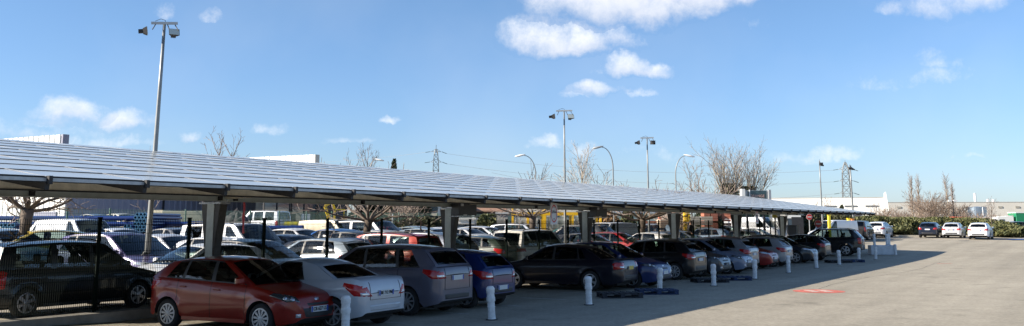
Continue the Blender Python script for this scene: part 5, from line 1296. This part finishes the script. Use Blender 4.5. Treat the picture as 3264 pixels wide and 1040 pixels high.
# far kerb, blue bay and marks
def kerb(pxs,Y,label):
    b=MB(); xs=[at(p,Y)[:2] for p in pxs]; e=None
    for i,(x,y) in enumerate(xs):
        z=zg(x,y)
        for yy,zz in ((0,-.05),(0.0,.13),(.2,.13),(3.2,.12),(3.4,-.1)): b.v.append((x,y+yy,z+zz))
    for i in range(len(xs)-1):
        for j in range(4): b.f.append((5*i+j,5*i+5+j,5*i+6+j,5*i+1+j)); b.m.append(0)
    tag(b.build('verge',mat('pale_verge',(.50,.46,.36),.9,noise=.15),None),kind='structure')
kerb([2855+20*i for i in range(26)],97,'')
a=at(3172,90)[:2]; c=at(3300,90)[:2]; strip([a,c],6.0,'blue_bay_paint',M_bluep,.006)
for px in (2935,3004,3078,3166): 
    a=at(px,94)[:2]; strip([a,(a[0]-.3,a[1]-4.6)],.12,'bay_line',M_line,.006)
x,y,z=at(3205,96); tag(MB().box((x,y,z+.15),(2.2,.5,.3),bev=.05).build('kerb_stone',M_white,None),'short white kerb stone by the blue painted bay','kerb stone')
# ------------------------------------------------------------------ person walking behind the lot
def person():
    x,y,z=at(2200,62); z=zat(703,62)-1.79; base=empty('person',(x,y,z),R(-30),'person in a dark hooded jacket and pale trousers walking right between parked cars','person')
    J={'pel':(0,0,.93),'sp':(.02,0,1.15),'ch':(.04,0,1.38),'nk':(.05,0,1.52),'hd':(.07,0,1.62),'ht':(.07,0,1.76),
       'hl':(0,.10,.90),'kl':(.16,.10,.50),'al':(.10,.10,.09),'tl':(.28,.10,.04),'hr':(0,-.10,.90),'kr':(-.02,-.10,.49),'ar':(-.26,-.10,.12),'tr':(-.12,-.10,.04),
       'sl':(.04,.20,1.44),'el':(-.08,.25,1.17),'wl':(.04,.24,.94),'pl':(.08,.235,.87),'sr':(.04,-.20,1.44),'er':(-.02,-.26,1.15),'wr':(.18,-.24,1.0),'pr':(.24,-.235,.96)}
    Rr={'pel':.15,'sp':.14,'ch':.17,'nk':.065,'hd':.095,'ht':.06,'hl':.095,'kl':.06,'al':.045,'tl':.035,'hr':.095,'kr':.06,'ar':.045,'tr':.035,'sl':.075,'el':.055,'wl':.04,'pl':.035,'sr':.075,'er':.055,'wr':.04,'pr':.035}
    E=[('pel','sp'),('sp','ch'),('ch','nk'),('nk','hd'),('hd','ht'),('pel','hl'),('hl','kl'),('kl','al'),('al','tl'),('pel','hr'),('hr','kr'),('kr','ar'),('ar','tr'),('ch','sl'),('sl','el'),('el','wl'),('wl','pl'),('ch','sr'),('sr','er'),('er','wr'),('wr','pr')]
    def skin(keys,edges,name,m,grow=0,extra=None):
        ks=list(keys); P=[J[k] for k in ks]; rr=[Rr[k]+grow for k in ks]; ed=[(ks.index(a),ks.index(b)) for a,b in edges]
        if extra:
            for (par,pts,r) in extra:
                pi=ks.index(par)
                for q in pts: P.append(q); rr.append(r); ed.append((pi,len(P)-1)); pi=len(P)-1
        me=bpy.data.meshes.new(name); me.from_pydata(P,ed,[]); o=bpy.data.objects.new(name,me); col.objects.link(o)
        md=o.modifiers.new('s','SKIN'); md.use_smooth_shade=True
        for v,r in zip(me.skin_vertices[0].data,rr): v.radius=(r,r)
        me.skin_vertices[0].data[0].use_root=True
        sb=o.modifiers.new('u','SUBSURF'); sb.levels=sb.render_levels=2
        dg=bpy.context.evaluated_depsgraph_get(); m2=bpy.data.meshes.new_from_object(o.evaluated_get(dg)); bpy.data.objects.remove(o)
        m2.materials.clear(); m2.materials.append(m); q=bpy.data.objects.new(name,m2); col.objects.link(q); q.parent=base; return q
    skinm=mat('skin',(.50,.30,.21),.6); fingers=[]
    for sg,h in ((1,'pl'),(-1,'pr')):
        hx,hy,hz=J[h]
        for i,(l,dy) in enumerate(((.06,-.026),(.075,-.009),(.07,.009),(.055,.026))): fingers.append((h,[(hx+.02,hy+dy,hz-.035),(hx+.035,hy+dy,hz-.035-l*.6),(hx+.028,hy+dy,hz-.035-l)],.009))
        fingers.append((h,[(hx+.03,hy-sg*.03,hz+.0),(hx+.055,hy-sg*.035,hz-.035)],.010))
    skin(list(J),E,'body',skinm,0,fingers)
    up=['pel','sp','ch','nk','sl','el','wl','sr','er','wr']; skin(up,[e_ for e_ in E if e_[0] in up and e_[1] in up],'jacket',mat('dark_jacket',(.018,.018,.022),.8),.022)
    lo=['pel','hl','kl','al','hr','kr','ar']; skin(lo,[e_ for e_ in E if e_[0] in lo and e_[1] in lo],'trousers',mat('pale_trousers',(.30,.27,.20),.85),.018)
    hb=MB(); 
    for i in range(7):
        a=math.pi/2*i/6; hb
    MB().lathe([(.098,-.03),(.108,.03),(.100,.09),(.06,.135),(.01,.145)],16,c=(.055,0,1.655)).build('hair',mat('dark_hair',(.02,.015,.012),.7),base,sm=True)
    for sy in (-1,1):
        MB().lathe([(.012,0),(.004,.008)],8,c=(.157,sy*.035,1.66)).build('eye',M_text,base); MB().box((.07,sy*.10,1.645),(.045,.02,.06),bev=.008).build('ear',skinm,base)
        fx,fz=(J['al'],J['tl']) if sy>0 else (J['ar'],J['tr']); MB().box(((fx[0]+fz[0])/2,fx[1],.05),(.27,.10,.09),bev=.03).build('shoe',M_trim,base)
    MB().box((.175,0,1.635),(.035,.03,.05),bev=.01).build('nose',skinm,base); MB().box((.160,0,1.59),(.01,.05,.012)).build('mouth',M_brick,base)
    b=MB().tube([(-.05,-.13,1.50),(-.09,0,1.52),(-.05,.13,1.50)],.06,8); b.build('hood',MATS['dark_jacket'],base,sm=True)
person()
# ------------------------------------------------------------------ trees
def bark(name,c): return mat(name,c,.9,noise=.3,nscale=3,bump=.4,bscale=12)
M_bk1=bark('bark_brown',(.11,.085,.065)); M_bk2=bark('bark_pale',(.34,.30,.22)); M_tw=bark('twigs_brown',(.24,.19,.16)); M_twp=bark('twigs_pale',(.33,.285,.24)); M_bkd=bark('bark_dark',(.07,.055,.045))
def leafmat(name,c,c2):
    m=mat(name,c,.7); nt=m.node_tree; b=nt.nodes['Principled BSDF']; g=nt.nodes.new('ShaderNodeNewGeometry'); mx=nt.nodes.new('ShaderNodeMix'); mx.data_type='RGBA'
    mx.inputs['A'].default_value=(*c,1); mx.inputs['B'].default_value=(*c2,1); nt.links.new(g.outputs['Random Per Island'],mx.inputs['Factor']); nt.links.new(mx.outputs['Result'],b.inputs['Base Color']); return m
M_lf=leafmat('oleander_leaf',(.045,.060,.018),(.13,.125,.04)); M_ivy=leafmat('ivy_leaf',(.02,.03,.012),(.08,.075,.025)); M_con=leafmat('conifer_leaf',(.015,.028,.014),(.06,.07,.025)); M_cyp=leafmat('cypress_leaf',(.03,.045,.02),(.09,.085,.03)); M_dry=leafmat('dry_leaf',(.14,.08,.03),(.22,.12,.05))
def seg(b,p,d,L,r0,r1,n,sides,rg,wob,up):
    pts=[p.copy()]; rad=[r0]; d=d.copy()
    for i in range(n):
        d=(d+Vector((rg.gauss(0,wob),rg.gauss(0,wob),rg.gauss(0,wob)+up))).normalized(); p=p+d*(L/n); pts.append(p.copy()); rad.append(lerp(r0,r1,(i+1)/n))
    b.tube(pts,rad,sides,cap=False); return pts,d
def grow(tr,cr,p,d,L,r,depth,maxd,rg,P):
    b=tr if depth<P.get('td',1) else cr; n=5 if depth==0 else 4
    pts,dd=seg(b,p,d,L,r,max(P['rmin'],r*P['tap']),n,7 if depth==0 else (5 if depth==1 else 3),rg,P['wob'],P['up'])
    if depth>=maxd: return
    k=P['kids'][min(depth,len(P['kids'])-1)]
    for i in range(k):
        q=lerp(P['from'][min(depth,len(P['from'])-1)],1,(i+rg.random())/k); idx=min(len(pts)-1,int(q*(len(pts)-1))); f=q*(len(pts)-1)-idx
        base=pts[idx].lerp(pts[min(idx+1,len(pts)-1)],f)
        az=i*2.4+rg.uniform(-.6,.6); a=rg.gauss(P['ang'][min(depth,len(P['ang'])-1)],.12)
        axis=d.cross(Vector((0,0,1))); axis=axis.normalized() if axis.length>.1 else Vector((1,0,0)); o=axis.cross(d).normalized()
        nd=(d*math.cos(a)+(axis*math.cos(az)+o*math.sin(az))*math.sin(a)).normalized()
        grow(tr,cr,base,nd,L*P['len'][min(depth,len(P['len'])-1)]*rg.uniform(.75,1.2)*(1.15-.45*q if P.get('cone') else 1),max(P['rmin'],r*P['rr']*lerp(1.,.7,q)),depth+1,maxd,rg,P)
def leaves(b,pts,n,size,rg):
    for i in range(n):
        c=Vector(pts(rg)); a=Vector((rg.gauss(0,1),rg.gauss(0,1),rg.gauss(0,1))).normalized(); u=a.orthogonal().normalized(); w=a.cross(u); s=size*rg.uniform(.6,1.4)
        k=len(b.v); b.v+=[tuple(c-u*s),tuple(c+w*s*.4),tuple(c+u*s),tuple(c-w*s*.4)]; b.f.append((k,k+1,k+2,k+3)); b.m.append(0)
def tree(px,Y,h,seed,P,label,maxd=4,mt=M_bk2,mc=M_tw,trunk=None,lean=(0,0),r=None,multi=1,ivy=0,group='bare winter trees beyond the car park',z=None):
    rg=random.Random(seed); x,y,zz=at(px,Y); e=empty('bare_tree',(x,y,zz),rg.uniform(0,6) if not lean[0] else 0,label,'tree',group)
    tr,cr=MB(),MB(); r=r or h*.022
    for k in range(multi):
        a=2*math.pi*k/max(1,multi)+.5; off=Vector((math.cos(a),math.sin(a),0))*(P.get('mo',.35) if multi>1 else 0)
        grow(tr,cr,off*.5,(Vector((lean[0],lean[1],1))+off*P.get('ms',.25)).normalized(),h*(trunk or P['trunk']),r,0,maxd,rg,P)
    to=tr.build('trunk',mt,e,sm=True); co_=cr.build('crown',mc,e,sm=False)
    # settle to the wanted height
    zm=max((v[2] for v in cr.v+tr.v),default=h); s=h/zm
    for o in (to,co_): o.scale=(s,s,s)
    if ivy:
        b=MB(); leaves(b,lambda g:(g.gauss(0,.33),g.gauss(0,.33),g.uniform(.1*h*0+2,ivy)),2600,.14,rg); b.build('ivy',M_ivy,e)
    return e
Pbig=dict(trunk=.26,kids=[10,6,5,4],**{'from':[.6,.25,.25,.2]},ang=[.31,.34,.45,.5],len=[2.1,.42,.45,.45],rr=.50,tap=.35,rmin=.0085,wob=.055,up=.035,td=2)
Ppop=dict(trunk=.95,kids=[38,5,3],**{'from':[.12,.2,.2]},ang=[.30,.35,.4],len=[.20,.5,.5],rr=.30,tap=.15,rmin=.013,wob=.025,up=.03,cone=1,td=1)
Pbush=dict(trunk=.10,kids=[9,6,5,4],**{'from':[.3,.2,.2]},ang=[.55,.45,.5],len=[4.5,.5,.5,.45],rr=.5,tap=.4,rmin=.014,wob=.06,up=.04,td=1)
Ppol=dict(trunk=.55,kids=[6,4,4,3],**{'from':[.92,.3,.3,.2]},ang=[1.0,.55,.6,.6],len=[1.05,.5,.5,.5],rr=.42,tap=.55,rmin=.010,wob=.16,up=.07,td=2)
Pyoung=dict(trunk=.9,kids=[14,4,3],**{'from':[.35,.2,.2]},ang=[.6,.5,.5],len=[.32,.5,.5],rr=.35,tap=.2,rmin=.010,wob=.04,up=.05,cone=1,td=1)
def ht(top,Y,px=1632): return zat(top,Y)-at(px,Y)[2]
# pollarded trees standing among the cars
LT='pollarded trees standing in the lot'
def poll(px,Y,top,fork,seed,lean,label,r=.2):
    rg=random.Random(seed); x,y,z=at(px,Y); e=empty('pollarded_tree',(x,y,z),0,label,'tree',LT); tr,cr=MB(),MB()
    zf=zat(fork,Y)-z; H=zat(top,Y)-z; pts=[(0,0,0),(lean*.3,0,zf*.35),(lean*.7,0,zf*.7),(lean,0,zf)]; tr.tube(pts,[r*1.25,r,r*.95,r*1.25],12,cap=True)
    for i in range(9):
        a=2*math.pi*i/9+rg.uniform(-.25,.25); d=Vector((math.cos(a),math.sin(a)*.8,rg.uniform(.12,.85))).normalized()
        L=(H-zf)*rg.uniform(1.3,2.1); grow(tr,cr,Vector((lean,0,zf-.05)),d,L,r*.40,1,3,rg,dict(kids=[6,6,5,4],**{'from':[.3,.25,.2,.2]},ang=[.7,.7,.7,.6],len=[.5,.55,.5,.45],rr=.45,tap=.5,rmin=.009,wob=.20,up=.05,td=2))
    tr.build('trunk',M_bk1,e,sm=True); cr.build('crown',M_tw,e)
poll(62,33,575,668,3,.15,'pollarded tree with thick dark trunk at far left, among the cars',.17)
poll(1150,40,605,703,5,.30,'leaning pollarded tree among the cars between first and second columns',.14)
poll(1697,56,628,690,8,.0,'small pollarded tree in front of the yellow shelters',.16)
poll(2045,56,625,700,12,.05,'pale pollarded tree left of the fourth steel column',.19)
# tall bare trees over the roof line
tree(2330,88,ht(428,88,2330),21,Pbig,'great bare tree, left trunk of the ivy clad pair behind the billboard',4,M_bk2,M_twp,ivy=5.0,lean=(-.05,0),r=.24)
tree(2385,90,ht(432,90,2385),22,Pbig,'great bare tree, right trunk of the ivy clad pair behind the billboard',4,M_bk2,M_twp,ivy=4.8,lean=(.08,0),r=.24)
tree(1846,80,ht(448,80,1846),23,dict(Pyoung,trunk=.85,kids=[16,6,4],ang=[.5,.45,.5],len=[.45,.5,.5]),'bare tree with pale forked trunk right of the slim mast',3,M_bk2,M_twp,r=.16,lean=(.0,.01))
tree(1890,84,ht(520,84,1890),24,Pbush,'low twiggy tree right of the pale forked one',3,M_bk1,M_twp,r=.10)
tree(1680,92,ht(505,92,1680),25,Pbush,'rounded bare tree left of the slim floodlight mast',3,M_bk1,M_tw,r=.10)
tree(1735,96,ht(570,96,1735),26,Pbush,'small bare thicket tree just left of the slim mast',3,M_bk1,M_tw,r=.08)
tree(2212,86,ht(500,86,2212),27,dict(Pyoung,kids=[9,4,3]),'thin upright sapling with few branches, right of the arching lamp',3,M_bkd,M_tw,r=.09)
tree(2240,84,ht(505,84,2240),28,dict(Pyoung,kids=[8,4,3]),'second thin upright sapling left of the great bare trees',3,M_bkd,M_tw,r=.09,lean=(-.06,0))
tree(2270,86,ht(560,86,2270),29,Pbush,'low bare shrub tree at the foot of the great trees',3,M_bkd,M_tw,r=.08)
tree(2140,70,ht(597,70,2140),30,Pbush,'bare branches just above the roof right of the dark floodlights',3,M_bk1,M_twp,r=.08)
tree(1168,82,ht(452,82,1168),31,dict(Pyoung,kids=[16,4,4]),'tall slim bare tree left of the evergreen above the roof',3,M_bk1,M_tw,r=.13)
tree(1140,84,ht(470,84,1140),32,dict(Pyoung,kids=[14,4,4]),'slim bare tree, left neighbour of the tallest one there',3,M_bk1,M_tw,r=.10)
tree(1275,80,ht(515,80,1275),33,Pbush,'spreading bare tree right of the small evergreen',3,M_bk1,M_tw,r=.10)
tree(680,58,ht(395,58,680),34,dict(Pyoung,kids=[9,4,3]),'bare tree with few upright stems above the roof at left',3,M_bkd,M_tw,r=.12,multi=2)
tree(475,60,ht(462,60,475),35,Pyoung,'few bare twigs above the roof beside the first mast',2,M_bkd,M_tw,r=.06)
tree(1052,90,ht(508,90,1052),36,Pbush,'tiny bare twigs right of the white fascia wall',2,M_bkd,M_tw,r=.06)
# right hand poplars and scrub
for i,(px,Y,top,P_,lb) in enumerate(((2912,190,548,Ppop,'tall bare poplar, leftmost of the group behind the hedge'),(2930,196,552,Ppop,'tall bare poplar standing second from the left behind the hedge'),(2950,186,604,Pbush,'bushy bare tree right of the left poplars'),
    (2972,180,606,Pbush,'broad bare russet tree in the middle behind the hedge'),(2995,184,620,Pbush,'bare russet tree right of the broad middle one'),(3028,200,545,Ppop,'tall bare poplar, right hand one behind the hedge'),(3046,198,578,Ppop,'shorter bare poplar beside the right hand tall one'),
    (3062,192,645,Pbush,'low bare tree right of the right poplars'))):
    tree(px,Y,ht(top,Y,px),50+i,P_,lb,3 if P_ is Ppop else 4,M_bk2,M_tw if P_ is Ppop else bark('twigs_russet',(.20,.15,.115)),r=.22 if P_ is Ppop else .16,group='bare trees behind the hedge')
for i,(px,Y,top,lb) in enumerate(((2795,110,640,'young bare tree at the left end of the hedge'),(2962,108,672,'young bare tree behind the dark blue hatchback'),(3162,98,625,'slim young tree behind the white people carrier'),(2640,100,622,'slim bare tree before the white warehouse'),(2600,104,640,'second slim bare tree before the white warehouse'))):
    tree(px,Y,ht(top,Y,px),70+i,Pyoung,lb,3,M_bk1,M_tw,r=.06,group='young trees by the hedge')
for i in range(14):
    px=[2815,2832,2850,2868,2886,2904,2925,2990,3092,3110,3136,3180,3205,2845][i]; Y=[125,150,135,160,140,128,150,140,140,150,135,160,150,118][i]; top=[648,668,655,672,660,668,676,672,680,668,676,682,678,680][i]
    tree(px,Y,ht(top,Y,px),90+i,Pbush,'bare russet scrub tree behind the hedge, %s'%['left of all','second from the left','third from the left','fourth from the left','fifth from the left','sixth from the left','before the poplars','below the russet trees','left of the tank','right under the tank','right of the tank','left of the lorry cab','above the lorry','nearest the white crossover'][i],3,M_bk1,MATS['twigs_russet'],r=.10,group='scrub trees behind the hedge')
# evergreens
def evergreen(px,Y,top,w,label,m,n=5000,shape=1.,size=.16,name='evergreen_tree',base=0.,bumpy=.15,grp=None,cat='tree'):
    rg=random.Random(int(px)); x,y,z=at(px,Y); h=zat(top,Y)-z; e=empty(name,(x,y,z),0,label,cat,grp)
    MB().tube([(0,0,0),(0,0,h*.8)],[w*.06+.05,.03],8).build('trunk',M_bkd,e)
    ph=[rg.uniform(0,6) for _ in range(6)]
    tilt=[rg.uniform(-.12,.12) for _ in range(2)]
    def pt(g):
        q=g.random(); a=g.uniform(0,2*math.pi); R_=w/2*(math.sin(math.pi*min(1,q*.93+.05))**.5 if shape==1 else (1-q)**.6*(.4+min(1,q*5)*.6)); R_*=1+bumpy*math.sin(3*a+ph[0]+6*q)+bumpy*math.sin(5*a+ph[1]-9*q)
        rr=R_*math.sqrt(g.uniform(.35,1)); return (rr*math.cos(a),rr*math.sin(a),base*h+(h*(1-base))*q)
    b=MB(); leaves(b,pt,n,size,rg); b.build('crown',m,e); return e
evergreen(1252,84,508,1.5,'small dark evergreen poking above the solar roof left of the pylon',M_con,2600,shape=2,bumpy=.35)
evergreen(1255,96,600,7.5,'dark spreading evergreen seen under the roof behind the bare lot tree',M_con,9000,size=.25)
evergreen(2003,72,648,1.5,'narrow dark cypress between the third and fourth columns',M_cyp,6000,shape=2,size=.10)
evergreen(1940,76,646,1.3,'second dark cypress left of the narrow one',M_cyp,4000,shape=2,size=.10)
evergreen(1918,66,680,3.2,'russet and green bushy shrub right of the third column',M_dry,4000,name='shrub',cat='shrub')
evergreen(2258,80,655,2.0,'dark green bush behind the brick stacks',M_con,4000,name='shrub',cat='shrub'); evergreen(2585,90,682,4.0,'olive shrub under the roof left of the no entry sign',M_ivy,5000,name='shrub',cat='shrub')
evergreen(1555,78,685,3.2,'green bush before the dark shed',M_lf,4000,name='shrub',cat='shrub'); evergreen(2677,96,684,3.8,'tall dark bush between the two yellow posts',M_ivy,5000,name='shrub',cat='shrub')
evergreen(1970,68,700,4.0,'low yellowish shrub left of the narrow cypress',M_lf,3500,name='shrub',cat='shrub'); evergreen(1330,74,694,5.,'dark low shrub before the cream house',M_ivy,4500,name='shrub',cat='shrub'); evergreen(2100,74,712,5.,'low shrub in front of the red bricks',M_lf,3500,name='shrub',cat='shrub')
evergreen(2686,210,655,2.2,'small pointed conifer in front of the white warehouse',M_con,2000,shape=2,size=.3)
# the hedge at the far kerb: separate oleander bushes
HG='oleander bushes forming the far hedge'
HB=[(2745,104,694,5.),(2775,101,690,5.4),(2805,104,692,5.2),(2836,103,697,5.6),(2862,101,699,5.),(2888,104,694,6.),(2914,103,698,5.4),(2942,102,700,5.2),(2968,104,697,5.6),(2994,103,694,5.6),(3020,104,697,5.4),(3045,102,700,5.2),(3070,104,696,5.8),(3096,103,700,5.2),(3122,104,698,5.2),(3150,104,705,5.0),(3176,100,716,3.8),(3210,96,722,5.2)]
wd_=['at the far left end, behind the roof tip','second from the left end','behind the white crossover','right of the white crossover','left of the gap by the kerb','tallest in the left part','left of the dark blue hatchback','behind the dark blue hatchback left side','behind the dark blue hatchback','between dark blue and silver hatchbacks','behind the silver hatchback left side','behind the silver hatchback','between silver and white cars','behind the white people carrier left side','behind the white people carrier','right of the white people carrier','small one by the slim young tree','round one at the right end by the blue bay']
for i,(px,Y,top,w) in enumerate(HB): evergreen(px,Y,top,w,'olive green hedge bush, '+wd_[i],M_lf,5200,name='hedge_bush',size=.17,bumpy=.28,grp=HG,cat='bush')
